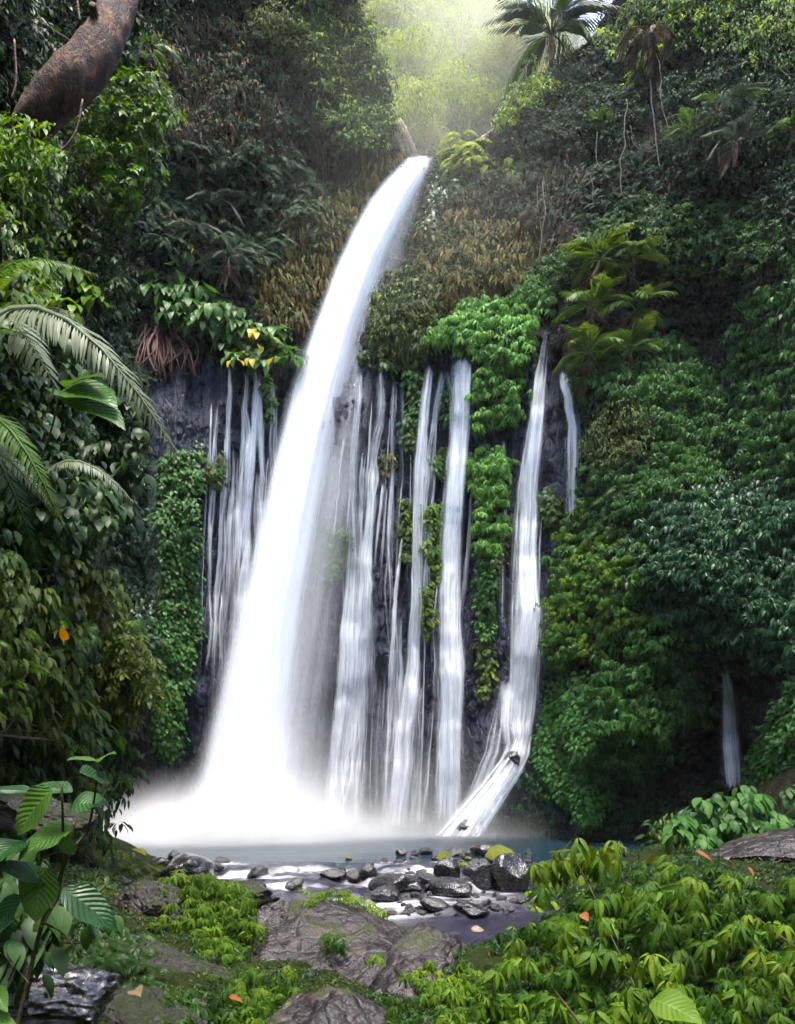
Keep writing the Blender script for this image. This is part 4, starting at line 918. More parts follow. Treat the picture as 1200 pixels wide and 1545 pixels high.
# upper cliff on the shaded side of the main fall
plant('shrub', 'blue green bushy tree leaning over the gorge mouth on its shaded rim', 'shrub',
  [(440,-40),(530,-60),(555,30),(575,100),(595,175),(585,215),(540,235),(500,180),(465,110)],
  [('sprig','fine',15,12,14,6,'dome',.7,(.2,1)), ('leaf','gorge',9,13,13,8,'dome',.9,(.0,.5)), ('leaf','fine',8,10,13,9,'dome',.2,(.3,1))])  # pale gorge leaves put bright haze into the colour of this bush
plant('shrub', 'olive shrub with bare twigs jutting from the shaded wall near the top', 'shrub',
  [(370,15),(410,10),(455,35),(490,65),(505,100),(470,110),(430,95),(395,60)],
  [('leaf','olive',8.0,7.7,11.0,9,'dome',1.,(.4,1)), ('sprig','olive',14.6,14.2,12.0,4,'dome',.6,(.3,1))], stemmat='vine')
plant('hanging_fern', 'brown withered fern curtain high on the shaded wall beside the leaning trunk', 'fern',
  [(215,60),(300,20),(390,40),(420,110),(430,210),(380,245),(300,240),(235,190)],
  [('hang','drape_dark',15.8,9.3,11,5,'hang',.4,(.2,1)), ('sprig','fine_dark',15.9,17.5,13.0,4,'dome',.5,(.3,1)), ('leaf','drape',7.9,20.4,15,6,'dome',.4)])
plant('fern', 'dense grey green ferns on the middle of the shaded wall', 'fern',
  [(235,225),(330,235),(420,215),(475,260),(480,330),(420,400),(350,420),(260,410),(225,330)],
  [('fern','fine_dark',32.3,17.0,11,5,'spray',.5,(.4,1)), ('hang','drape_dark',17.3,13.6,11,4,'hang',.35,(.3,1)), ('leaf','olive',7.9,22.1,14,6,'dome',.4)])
plant('hanging_fern', 'ferns tinted sunlit golden brown on the wall close behind the main fall', 'fern',
  [(380,340),(440,300),(520,290),(570,240),(610,235),(570,280),(520,360),(490,440),(450,480),(400,480),(385,420)],
  [('hang','drape',15.1,8.5,10,5,'hang',.4,(.0,1)), ('leaf','olive',7.9,14.4,13,7,'dome',.4,(.3,1))])
plant('creeper', 'heart leaved green vine hanging over the root tangle with yellow spots', 'creeper',
  [(232,425),(260,415),(300,430),(335,455),(365,480),(370,510),(340,520),(300,500),(265,480),(240,462)],
  [('broad','big',24.0,13.0,12,4,'dome',.8,(.2,.9)), ('broad','yellow',17.0,55.0,10,1,'dome',1.2), ('broad','creeper_dark',20.0,17.0,10,3,'dome',.3,(.3,1))])
plant('creeper', 'heart leaved green vine touching the main fall with many yellow leaves', 'creeper',
  [(352,505),(380,490),(410,500),(440,520),(452,545),(440,560),(410,552),(385,560),(360,540)],
  [('broad','big',22.0,13.0,12,4,'dome',.8,(.3,1)), ('broad','yellow',18.0,26.0,10,2,'dome',1.1), ('fern','gorge',30.0,40.0,8,3,'spray',.8,(.2,.8))])
plant('creeper', 'bright green mat of tiny leaves hanging as a long column in the shaded corner', 'creeper',
  [(240,700),(272,680),(300,675),(298,760),(292,850),(298,945),(285,1010),(270,1080),(265,1140),(250,1140),(232,1110),(225,1060),(240,980),(245,880),(235,800)],
  [('round','creeper',8.2,6.0,9,8,'carpet',.3,(.2,1)), ('round','creeper_bright',6.8,12.8,10,3,'carpet',.4,(0,.8))])
plant('creeper', 'dim green mat of tiny leaves beside the faint grey trickle', 'creeper',
  [(195,700),(222,690),(230,760),(238,850),(242,930),(232,1050),(205,1060),(190,900)],
  [('round','creeper_dark',8.2,6.8,9,8,'carpet',.2,(.3,1))])
plant('shrub', 'gloomy small leaved shrub under the overhang above the root tangle', 'shrub',
  [(160,400),(215,395),(240,420),(235,470),(215,500),(200,600),(170,560)],
  [('sprig','fine_dark',14.6,14.2,13.0,5,'dome',.3,(.2,.9)), ('hang','drape_dark',14.4,15.3,11,4,'hang',.2)])
# moss and small leaves on the bare ribs of the wall
for lb, poly, mats in [
 ('strip of small leaves clinging to the rib beside the long narrow fall', [(614,545),(634,540),(636,600),(632,660),(622,690),(612,660),(614,600)], ('creeper','olive')),
 ('leafy tuft between the slanting fall and the widest side fall near the top', [(664,590),(684,570),(686,625),(676,648),(664,640)], ('creeper','creeper_bright')),
 ('small leaf tuft hanging between two falls at mid height', [(652,690),(668,680),(668,715),(656,722)], ('creeper','olive')),
 ('lime moss patch on the ledge beside the long narrow fall', [(642,765),(672,762),(668,790),(660,830),(662,870),(646,870),(642,810)], ('creeper_lime','creeper')),
 ('trailing moss line lower down beside the long narrow fall', [(642,870),(656,870),(654,920),(648,960),(640,940)], ('creeper_lime','olive')),
 ('ochre moss patch on bare rock below the pair of trickles', [(606,750),(626,745),(628,800),(620,850),(608,840)], ('olive','creeper_lime')),
 ('leaf tuft on the dark rib between the broad fall and the stepped fall', [(818,745),(832,738),(846,752),(844,790),(832,802),(820,780)], ('creeper','olive')),
 ('mossy clump on the rock low beside the broad fall', [(754,740),(768,735),(768,800),(760,850),(752,860)], ('olive','drape')),
 ('ochre moss clump on rock close to the slender bending fall', [(570,690),(590,688),(590,705),(575,712)], ('olive','drape')),
 ('dull moss patch glimpsed behind thin spray beside the main fall', [(480,790),(530,800),(535,840),(500,880),(470,860)], ('creeper','olive')),
 ('yellow fern tuft on bare rock behind the stepped veil of falls', [(312,690),(335,680),(340,720),(330,745),(312,735)], ('olive','creeper')),
 ('moss strip between two trickles near the heart leaved vine', [(398,565),(408,560),(408,630),(400,640)], ('creeper','olive')),
 ('mossy stripe below the tail of the hanging creeper column', [(726,968),(744,968),(742,1010),(736,1060),(726,1050)], ('olive','creeper_lime')),
 ('moss on the damp wall at the head of the slender fall', [(540,535),(600,525),(620,545),(590,560),(560,552)], ('olive','creeper')),
 ]:
    plant('moss_patch', lb, 'moss', poly, [('round',mats[0],9,6,6,6,'carpet',.3,(.2,1)), ('round',mats[1],9,9,6,4,'carpet',.35,(.2,1))], stems=0)

# undergrowth between the named plants: ferns, dead leaves, moss nobody could count
def fill(name, label, poly, layers, avoid=None):
    SEED[0] += 1; r = np.random.default_rng(SEED[0]); o = None
    mb = MB(); tpl, mat, lp, sp, cp, per, mode, off = layers
    q = scatter(poly, sp, SEED[0]*5)
    q = q[~inpoly(GORGE, q[:, 0], q[:, 1])]; q = q[np.hypot((q[:, 0]-1065)/45, (q[:, 1]-480)/55) > 1]; q = q[np.hypot((q[:, 0]-1085)/50, (q[:, 1]-1100)/85) > 1]
    nz = fbm(np.stack([q[:, 0]*.02, q[:, 1]*.02, q[:, 0]*0+SEED[0]], -1), 3); q = q[nz > -.16]
    Y = depth(q[:, 0], q[:, 1])-off; C = P(q[:, 0], q[:, 1], Y)
    clumps(mb, C, cp/FPX*Y, per, tpl, lp/FPX*Y, r, mode); o = mb.build(name, M[mat]); return tag(o, label, 'undergrowth', kind='stuff')
UPL = [(-100,-150),(560,-150),(600,240),(560,330),(450,500),(330,540),(160,540),(-100,540)]
UPR = [(560,540),(600,330),(650,240),(740,180),(930,-150),(1350,-150),(1350,560),(860,560),(800,440),(650,470)]
LOR = [(850,540),(1350,540),(1350,1260),(760,1260),(830,1000),(870,800)]
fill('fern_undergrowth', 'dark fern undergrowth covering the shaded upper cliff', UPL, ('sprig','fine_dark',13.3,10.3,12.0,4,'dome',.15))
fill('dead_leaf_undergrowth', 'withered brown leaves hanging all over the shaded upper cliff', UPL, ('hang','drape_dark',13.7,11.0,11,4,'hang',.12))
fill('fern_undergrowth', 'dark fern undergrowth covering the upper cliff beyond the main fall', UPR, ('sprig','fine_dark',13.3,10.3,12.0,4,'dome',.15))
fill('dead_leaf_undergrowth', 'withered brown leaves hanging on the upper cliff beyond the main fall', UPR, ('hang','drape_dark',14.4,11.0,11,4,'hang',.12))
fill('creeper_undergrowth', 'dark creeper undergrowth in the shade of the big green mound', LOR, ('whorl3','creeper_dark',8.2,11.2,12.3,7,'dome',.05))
fill('leaf_undergrowth', 'dark leaf undergrowth in the shaded corner behind the near bank', [(-100,540),(230,540),(225,700),(200,1200),(-100,1250)], ('sprig','fine_dark',14.6,13.5,12.0,4,'dome',.1))

# ------------------------------------------------------------------ palms: trunk and separate fronds
FRM = {}
M['palm_lime'] = leaf_mat('light_palm_leaf', [g(.045, .09, .014), g(.075, .13, .018), g(.11, .15, .025)], .45, .35, spec=.3)
def frond_mesh(kind, mat):
    k = (kind, mat)
    if k not in FRM:
        tv = {'palm': lambda: frond(22, .05, .40, .55, .95, .5, 2, .35, 3, .18), 'fan': lambda: frond(20, .05, .5, .45, .95, .42, 2, .25, 4, .25), 'droop': lambda: frond(22, .05, .42, 1.0, 1.0, .5, 2, .8, 5, .15),
              'fern': lambda: frond(28, .045, .25, .5, 1.3, .62, 2, .2, 6, .08), 'sword': lambda: frond(60, .0145, .14, .5, 1.15, .6, 2, .15, 8, .05)}[kind]()
        mb = MB(); mb.add(tv[0], tv[1], tv[2], np.repeat(RNG.random(1), len(tv[0]))*0+.5); FRM[k] = mb.mesh('frond', M[mat])
    return FRM[k]
def put_frond(t, kind, mat, base, az, el, L, roll=0., name='frond'):
    o = bpy.data.objects.new(name, frond_mesh(kind, mat)); COL.objects.link(o); o.parent = t; o.location = base
    o.rotation_mode = 'ZXY'; from mathutils import Euler, Matrix
    o.rotation_mode = 'XYZ'; o.rotation_euler = (Matrix.Rotation(az, 4, 'Z') @ Matrix.Rotation(el, 4, 'X') @ Matrix.Rotation(roll, 4, 'Y')).to_euler(); o.scale = (L, L, L); return o
def palm(px, py, Rpx, label, n=11, kind='palm', mats=('palm',), Y=None, off=1., trunk=.6, dry=0, seed=0, elr=(.1, 1.0), group=None, az=None, name='palm'):
    r = np.random.default_rng(seed+int(px)); Y = float(depth(np.array([px]), np.array([py]))[0])-off if Y is None else Y
    c = np.array(P(px, py, Y)); h = trunk*Rpx/FPX*Y; base = c-np.array([r.normal(0, .35)*h, -.15*h, h]); t = thing(name, base, label, 'palm' if 'palm' in name else 'fern', group); L = Rpx/FPX*Y
    if trunk > .05:
        mb = MB(); tube(mb, spline([base, base*.5+c*.5+np.array([.04*h, -.03, 0]), c], 12), np.linspace(.05, .035, 12)*L*1.1, 8, rough=.2); mb.build('trunk', M['bark'], t, origin=base)
    for i in range(n):
        a = 6.283*i/n+r.normal(0, .2) if az is None else az[0]+(az[1]-az[0])*(i+.5)/n+r.normal(0, .12)
        e = elr[0]+(elr[1]-elr[0])*r.random(); mt = 'palm_dry' if i < dry else mats[i % len(mats)]
        if i < dry: e = -.5
        put_frond(t, kind, mt, c-base, a, e, L*(.8+.35*r.random()), r.normal(0, .25))
    return t
FG = 'fan leaved palms crowded above the green mound'
palm(905,395,74,'feathery bright palm at the top of the palm thicket',10,'palm',('palm','palm_lime'),off=1.60,trunk=.35,dry=1,seed=1,group=FG)
palm(955,392,64,'smaller upright palm at the top of the thicket, nearest the dark hollow',10,'palm',('palm','palm_lime'),off=1.50,trunk=.35,seed=2,group=FG)
palm(895,468,70,'stout palm with a yellowed frond just above the broad fall chute',10,'palm',('palm','palm_lime'),off=1.70,trunk=.35,dry=2,seed=3,group=FG)
palm(960,470,66,'palm with dry straw coloured tips in the middle of the thicket',10,'palm',('palm','palm_lime'),off=1.70,trunk=.35,dry=2,seed=4,group=FG)
palm(890,535,60,'low palm spreading over the stepped thin fall',10,'palm',('palm','palm_lime'),off=1.50,trunk=.35,dry=1,seed=5,group=FG)
palm(950,535,62,'low palm with brown tipped fronds over the upper face of the mound',10,'palm',('palm','palm_lime'),off=1.60,trunk=.35,dry=2,seed=6,group=FG)
DG = 'drooping palms on the shaded upper wall'
palm(1085,165,60,'drooping palm with withered fronds high under the rim bushes',9,'droop',('palm_grey','palm'),off=1.2,dry=3,seed=7,group=DG)
palm(1110,215,58,'greyish palm drooping below the withered one',9,'droop',('palm_grey',),off=1.2,dry=1,seed=8,group=DG)
palm(1045,205,45,'small palm beside the pale hanging vines',8,'palm',('palm_grey','palm'),off=1.,dry=1,seed=9,group=DG)
palm(1195,195,50,'green palm reaching in at the frame edge of the shaded wall',8,'palm',('palm',),off=1.,seed=10,group=DG)
palm(910,197,32,'tiny light green palm in the dark niche below the rim',7,'palm',('palm',),off=.8,seed=11,trunk=.8,group=DG)
palm(872,232,27,'tiny pale palm at the edge of the dark fern curtain',6,'palm',('palm_grey',),off=.8,seed=12,trunk=.8,group=DG)
palm(832,55,95,'tall palm with long drooping fronds against the white sky',20,'droop',('palm_grey','palm'),Y=31.5,seed=13,trunk=1.1,elr=(.0,1.1))
palm(330,310,48,'grey palm with hanging leaflets on the middle of the shaded wall',8,'droop',('palm_grey',),off=1.,seed=14,group=DG)
palm(295,350,45,'dusky palm lower on the shaded wall nearest the near bank',8,'droop',('palm_grey',),off=1.,seed=15,group=DG)
palm(345,390,42,'palm with one pale dead leaf above the heart leaved vine',7,'droop',('palm_grey',),off=1.,dry=2,seed=16,group=DG)
palm(225,75,45,'light green fern palm just beside the leaning trunk',7,'palm',('palm',),off=6.,seed=17,trunk=.5,elr=(.0,.5))
# pale vines and roots hanging down the upper cliff
def vine(pts, rad, label, mat='vine', off=.9, group='pale vines hanging down the upper wall', name='hanging_vine'):
    a = np.array(pts, float); s = spline(np.c_[a, a[:, 0]*0], 40); q = s[:, :2]+np.stack([fbm(np.stack([s[:, 1]*.05, s[:, 0]*0+rad*999, s[:, 0]*0], -1), 2)*4, 0*s[:, 0]], -1)
    Y = depth(a[:, 0], a[:, 1]).min()-off; p = P(q[:, 0], q[:, 1], np.full(len(q), Y)); mb = MB(); tube(mb, p, np.linspace(rad*.7, rad*.45, 40), 6)
    return tag(mb.build(name, M[mat], origin=p[-1]), label, 'vine', group)
vine([(975,60),(978,110),(985,160),(990,210),(994,255)], .05, 'thick pale vine dropping straight from the withered crown')
vine([(990,70),(996,120),(1000,165),(1010,205)], .04, 'shorter pale vine twisting beside the thick straight one')
vine([(945,150),(943,205),(936,250),(938,290),(950,302)], .03, 'long pale vine ending in a hook in front of the dark niche')
vine([(952,190),(955,215),(975,228),(990,227)], .025, 'short pale vine looping sideways to the thick straight one')
vine([(900,200),(900,240),(912,262)], .022, 'thin vine hanging under the tiny light green palm')
vine([(818,275),(822,310),(818,350),(814,400)], .035, 'pale knotted vine down the middle of the dark fern curtain')
vine([(813,280),(812,320),(817,360)], .022, 'thin vine twisting round the knotted one')
vine([(892,265),(894,290),(897,312)], .02, 'short thin vine left of the shaded fern wall'.replace('left of', 'next to'))
vine([(1085,215),(1084,235),(1085,250)], .05, 'short purple grey palm stem hanging under the greyish palm')
t = thing('dead_palm_crown', P(985, 60, 25.5), 'withered purple grey palm crown on the rim from which pale vines hang', 'palm')
for i in range(16): put_frond(t, 'droop', 'palm_dry' if i % 5 == 0 else 'drape_dark', (RNG.normal(0, .3), RNG.normal(0, .2), .4), RNG.random()*6.28, -.35+RNG.normal(0, .35), RNG.uniform(.9, 1.5))
mb = MB(); tube(mb, np.array([[.0, .3, -1.], [0, .1, -.3], [0, 0, .45]]), [.1, .13, .1], 9, rough=.3); mb.build('trunk', M['bark'], t)
# tangle of red brown roots
t = thing('root_tangle', P(240, 590, 26.6), 'tangle of red brown roots hanging under the dark overhang', 'roots')
o0 = np.array(t.location)
for i in range(34):
    mb = MB(); x0 = 240+RNG.normal(0, 13); x1 = x0+RNG.normal(0, 20)+(x0-240)*.7; y1 = RNG.uniform(545, 605)
    a = np.array([(x0, RNG.uniform(488, 505)), ((x0+x1)/2+RNG.normal(0, 8), 525), ((x0*.3+x1*.7)+RNG.normal(0, 7), 560), (x1, y1)]); s = spline(np.c_[a, a[:, 0]*0], 22)
    bul = np.sin(np.linspace(0, 3.0, 22)); tube(mb, P(s[:, 0], s[:, 1], 26.9-.5*bul+RNG.normal(0, .1)), np.linspace(.045, .018, 22)*RNG.uniform(.6, 1.4), 6); mb.build('root', M['root'], t, origin=o0)

# ------------------------------------------------------------------ gorge behind the lip: rock, trees, shrubs
v, f = stone_shape(71, 5, 1.1, .6, 1.); mb = MB(); mb.add(v, [f]); o = mb.build('lip_boulder', M['pale']); o.location = P(606, 228, 30.6); o.scale = (.62, .8, 1.0); o.rotation_euler = (.2, -.5, .4)
tag(o, 'pale tan boulder at the notch against which the main fall starts', 'rock')
o = copy_tree(o); o.location = P(742, 212, 31.0); o.scale = (1.0, .5, .28); o.rotation_euler = (.1, -.45, .3); tag(o, 'pale tan rock rim behind the bright fern tuft', 'rock')
def tree_proto(h, cr, mat, seed, bark='bark_pale', slender=.022, leafm=.5):
    r = np.random.default_rng(seed); t = thing('gorge_tree', (0, 0, -500), 'tmp', 'tree')
    tr = np.array([[0, 0, -.4], [r.normal(0, .1), 0, h*.4], [r.normal(0, .2), r.normal(0, .1), h*.75], [r.normal(0, .25), 0, h*.97]]); s = spline(tr, 20)
    mb = MB(); tube(mb, s, np.linspace(slender*h, slender*h*.3, 20), 7, rough=.15)
    C = []
    for i in range(9):
        b = s[int(8+11*r.random())]; d = unit(np.array([r.normal(), r.normal(), .5+.4*r.random()])); e = b+d*cr*(.5+.7*r.random()); C.append(e); tube(mb, spline([b, (b+e)/2+np.array([0, 0, -.05*cr]), e], 8), np.linspace(slender*h*.35, .01, 8), 5)
    mb.build('trunk', M[bark], t); C.append(s[-1]); C = np.array(C); mb = MB()
    clumps(mb, C, np.full(len(C), cr*.55), 110, 'leaf', np.full(len(C), leafm), r, 'crown', flat=.7); mb.build('crown', M[mat], t); return t
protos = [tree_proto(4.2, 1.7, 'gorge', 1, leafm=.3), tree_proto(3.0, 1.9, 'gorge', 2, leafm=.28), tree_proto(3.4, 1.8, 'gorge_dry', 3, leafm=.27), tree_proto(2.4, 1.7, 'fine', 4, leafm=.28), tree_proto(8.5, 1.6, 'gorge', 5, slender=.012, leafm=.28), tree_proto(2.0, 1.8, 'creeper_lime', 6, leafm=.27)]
kids = {p.name: list(p.children) for p in protos}
used = set()
def put_tree(k, p, s, label, group=None, name=None):
    src = protos[k]
    if k in used:
        o = src.copy(); COL.objects.link(o)
        for ch in kids[src.name]: c = ch.copy(); COL.objects.link(c); c.parent = o
    else: o = src; used.add(k)
    o.location = p; o.rotation_euler = (0, 0, RNG.random()*6.28); o.scale = (s, s, s*RNG.uniform(.85, 1.15)); tag(o, label, 'tree', group)
    if group is None and 'group' in o: del o['group']
    return o
GL = 'one of the many sunlit leafy trees crowding the hazy gorge slope'; GG = 'trees crowding the gorge slope'
pos = scatter([(520,-30),(545,60),(590,120),(605,200),(640,232),(700,215),(740,195),(790,130),(830,100),(885,85),(750,95),(742,-30)], 19, 5, .3)
pos = pos[np.argsort(pos[:, 1])]; pts = gpoint(pos[:, 0], pos[:, 1])
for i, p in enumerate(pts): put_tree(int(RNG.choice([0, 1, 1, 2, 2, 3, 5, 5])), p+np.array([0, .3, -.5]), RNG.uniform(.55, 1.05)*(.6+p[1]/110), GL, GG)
for px, py, s, lb in [(694,95,1.15,'slim pale trunked tree standing tallest on the gorge slope'),(722,75,1.0,'slim pale tree between the tallest one and the white sky'),(752,75,1.25,'pale trunked tree silhouetted at the edge of the white sky'),(640,110,.8,'slim tree above the falls on the shaded side of the gorge slope')]:
    p = gpoint(np.array([px], float), np.array([py], float))[0]; put_tree(4, p, s*(.6+p[1]/110), lb, GG)
for p in protos:
    if protos.index(p) not in used:
        for c in kids[p.name]: bpy.data.objects.remove(c)
        bpy.data.objects.remove(p)

# ------------------------------------------------------------------ FOREGROUND
def dground(px, py):
    return gpix(px, py)[..., 1]
LV = leaf(6, .27, .3, .4, .4); LV2 = leaf(6, .21, .3, .45, .42)
T['fore'] = [whorl(5, LV, .5, 4.0, 21), whorl(6, LV2, .55, 4.6, 22), whorl(5, LV2, .5, 3.6, 23), whorl(7, LV, .5, 5.0, 24), whorl(4, LV, .55, 3.0, 25), whorl(3, LV2, .5, 2.0, 26)]
T['oval'] = [leaf(5, .5, .18, .3, .45), leaf(5, .46, .22, .4, .4)]
T['foresprig'] = [whorl(3, LV2, .3, 2.4, 31), whorl(4, LV2, .3, 3.4, 32)]
M['slab_m'] = M['slab_moss']
# rocks of the near bank
def big_rock(px, py, Y, r, scl, rot, mat, label, seed, name='rock', sub=6, ridges=.14, z=None):
    v, f = stone_shape(seed, sub, .7, .75, 1.)
    rd = 1-np.abs(fbm(v*np.array([1.5, 3.2, 3.2])+seed, 4))*2.2; rd2 = 1-np.abs(fbm(v*np.array([4, 9, 9.])+seed*2, 3))*2.4; v = v*(1+ridges*rd+.035*rd2+.05*fbm(v*9+seed, 4))[:, None]
    p = np.array(P(px, py, Y)); mb = MB(); mb.add(v*np.array(scl)*r, [f]); o = mb.build(name, M[mat], origin=np.zeros(3)); o.location = p; o.rotation_euler = rot
    return tag(o, label, 'rock')
big_rock(515,1502,7.6,.98,(1.0,1.6,.6),(.34,.05,.25),'slab','broad ridged slab of wet purple brown rock in the middle of the near bank',41,ridges=.16)
big_rock(452,1404,9.3,.56,(1.05,.9,.75),(.25,.2,.5),'slab','pointed purple grey end of rock rising against the white water',42)
big_rock(612,1492,7.4,.6,(.75,1.5,.55),(.4,-.2,-.35),'slab','long wet ridge of brown rock sloping down beside the middle leafy plant',43,ridges=.16)
big_rock(490,1568,5.6,.48,(1.15,1.1,.8),(.2,.1,.2),'slab','grey flat topped wet rock at the bottom of the picture',44)
big_rock(650,1455,8.6,.72,(1.15,.9,.55),(.1,.25,-.3),'slab_moss','moss covered reddish rock carrying the middle leafy plant',45)
big_rock(225,1385,8.6,.52,(.75,.8,1.05),(.1,.1,.3),'slab_moss','grey blotched upright rock beside the leafy mound by the shore',46)
big_rock(330,1362,9.6,.85,(1.15,.7,.55),(.1,.05,.1),'slab_moss','dark rock under the leafy mound at the shore',47)
big_rock(290,1478,7.0,.6,(1.5,.8,.5),(.1,.3,.2),'slab_moss','blotched grey brown rock lying below the leafy mound',48)
big_rock(75,1515,4.4,.34,(1.3,1.,.85),(.2,.1,.4),'stone','glinting black rock in the bottom corner under the broad leaved plant',49)
big_rock(225,1545,5.2,.36,(1.1,1.,.7),(.2,.1,.1),'slab_moss','mossy brown rock with a tan heart shaped leaf on it',50)
big_rock(1160,1300,9.2,.8,(1.35,.8,.5),(.05,-.22,.1),'slab','grey glittering wet rock on top of the leafy bank',51,ridges=.05)
big_rock(40,1225,7.5,.45,(1.3,.8,.6),(.1,.2,.3),'slab_moss','dull brown rock behind the broad leaved plant',52)
# leafy plants
FG2 = [('fore','fore')]
plant('shrub', 'large bank of pointed yellow green leaves sloping to the bottom corner', 'shrub',
  [(700,1575),(722,1475),(748,1420),(785,1350),(825,1308),(880,1284),(960,1278),(1060,1290),(1062,1400),(1050,1480),(1000,1560)],
  [('fore','fore',35,34,18,2,'dome',.9,(.3,1)), ('fore','fore',25,26,18,3,'dome',.5,(.0,.75)), ('foresprig','bank_dark',17,20,14,4,'dome',.12,(.0,.8))], dfun=dground, stems=6, srad=.012)  # dark under-layer paints the shade in the gaps between the leaves
plant('shrub', 'leafy plant with smaller pointed leaves under the glittering grey rock', 'shrub',
  [(1060,1292),(1110,1318),(1160,1330),(1290,1310),(1290,1575),(1000,1570),(1050,1480),(1062,1400)],
  [('fore','fore',30,32,16,2,'dome',.9,(.2,.95)), ('fore','fore',22,25,15,3,'dome',.5,(.0,.65)), ('foresprig','bank_dark',16,18,13,5,'dome',.12,(.0,.8))], dfun=dground, stems=5, srad=.012)  # darkest leaf layer underneath stands in for shaded gaps
plant('shrub', 'lime leaf sprays arching over the stream at the top of the leafy bank', 'shrub',
  [(770,1400),(775,1350),(810,1305),(860,1282),(930,1272),(935,1288),(880,1300),(830,1340),(805,1400)],
  [('fore','creeper_lime',28,20,15,3,'dome',.6,(.4,1)), ('foresprig','fore',20,20,12,3,'dome',.4,(.4,1))], dfun=dground, stems=3, srad=.01)  # lime leaf colour paints the lit top edge of the bank
plant('shrub', 'middle plant of lime whorled leaves on the mossy reddish rock', 'shrub',
  [(550,1390),(600,1378),(632,1395),(660,1425),(700,1455),(728,1490),(722,1545),(690,1570),(650,1515),(600,1470),(560,1420)],
  [('fore','creeper_lime',18,16,12,4,'dome',.75,(.2,1)), ('foresprig','fore',14,15,11,4,'dome',.55,(.0,.8))], dfun=dground, stems=3, srad=.01)
plant('shrub', 'low leafy fringe along the top edge of the wet brown slab', 'shrub',
  [(455,1348),(490,1338),(530,1350),(565,1360),(590,1368),(560,1376),(500,1368),(462,1362)],
  [('foresprig','creeper_lime',14,11,8,4,'dome',.5,(.2,1))], dfun=lambda a, b: dground(a, b)*0+9.3, stems=0)
plant('shrub', 'small green sprig growing in a crack of the wet brown slab', 'shrub',
  [(482,1415),(508,1408),(525,1420),(520,1436),(490,1436)],
  [('foresprig','fore',15,10,8,4,'dome',.25,(.0,.6))], dfun=lambda a, b: dground(a, b)*0+7.9, stems=0)
plant('shrub', 'leafy mound of overlapping pointed leaves by the shore below the splash', 'shrub',
  [(225,1345),(265,1325),(310,1318),(350,1330),(385,1355),(392,1395),(380,1430),(350,1455),(300,1440),(262,1420),(235,1395)],
  [('fore','creeper_lime',16,14,12,4,'dome',.6,(.0,.85)), ('foresprig','fore',15,14,11,4,'dome',.35,(.2,1))], dfun=lambda a, b: 9.6-(np.asarray(b)-1325)*.012, stems=2, srad=.01)
plant('shrub', 'leafy plant beside the flat topped wet rock at the bottom edge', 'shrub',
  [(355,1470),(400,1452),(440,1462),(450,1490),(430,1530),(430,1570),(340,1570),(330,1510)],
  [('fore','fore',19,16,12,4,'dome',.55,(.1,.9)), ('foresprig','bank_dark',17,18,12,3,'dome',.3,(.3,1))], dfun=dground, stems=2, srad=.01)
plant('shrub', 'small leafed plant growing under the long wet ridge of rock', 'shrub',
  [(560,1500),(610,1495),(660,1520),(700,1540),(700,1570),(560,1570)],
  [('fore','fore',16,17,11,3,'dome',.5,(.0,.6)), ('foresprig','bank_dark',14,16,10,3,'dome',.3,(.3,1))], dfun=dground, stems=0)
plant('shrub', 'dark fern like plants in the shade below the broad leaved plant', 'shrub',
  [(110,1420),(190,1400),(230,1430),(215,1500),(180,1560),(120,1560),(100,1480)],
  [('fern','bank_dark',42,30,10,4,'spray',.4,(.2,1)), ('leaf','bank_dark',15,15,10,6,'dome',.2,(.3,1))], dfun=dground, stems=0)
plant('shrub', 'dim leafy plant between the blotched rocks of the near bank', 'shrub',
  [(235,1490),(300,1500),(345,1490),(340,1560),(260,1575),(230,1530)],
  [('fore','bank_dark',24,20,12,3,'dome',.5,(.4,1)), ('foresprig','fore',16,30,11,2,'dome',.5,(.0,.6))], dfun=dground, stems=0)
plant('shrub', 'mossy low plants between the grey blotched rock and the dark stones', 'shrub',
  [(130,1290),(190,1285),(240,1320),(240,1345),(200,1360),(140,1350)],
  [('fern','bank_olive',24,18,8,4,'spray',.3,(.2,.9)), ('leaf','bank_dark',10,11,9,6,'dome',.15,(.3,1))], dfun=dground, stems=0)
plant('shrub', 'rounded shrub of oval leaves in front of the cave fall', 'shrub',
  [(1012,1238),(1045,1212),(1085,1195),(1130,1200),(1165,1222),(1195,1255),(1170,1275),(1110,1285),(1070,1280),(1030,1262)],
  [('oval','creeper',22,15,15,5,'dome',.5,(.2,1)), ('oval','creeper_dark',20,16,12,5,'dome',.1,(.4,1))], dfun=lambda a, b: 11.8-(np.asarray(b)-1200)*.008, stems=2)
plant('shrub', 'low mossy plants at the water side of the oval leaved shrub', 'shrub',
  [(960,1270),(985,1245),(1015,1232),(1040,1262),(1060,1285),(1000,1290)],
  [('leaf','creeper_lime',9,10,9,7,'dome',.3,(.0,.6)), ('fern','fine',20,22,8,3,'spray',.3)], dfun=lambda a, b: 0*np.asarray(a)+12.6, stems=0)
plant('shrub', 'green leafy mass at the frame edge behind the oval leaved shrub', 'shrub',
  [(1165,1215),(1200,1195),(1300,1180),(1300,1290),(1200,1275)],
  [('oval','creeper',20,16,14,5,'dome',.4,(.0,.8))], dfun=lambda a, b: 0*np.asarray(a)+13., stems=1)
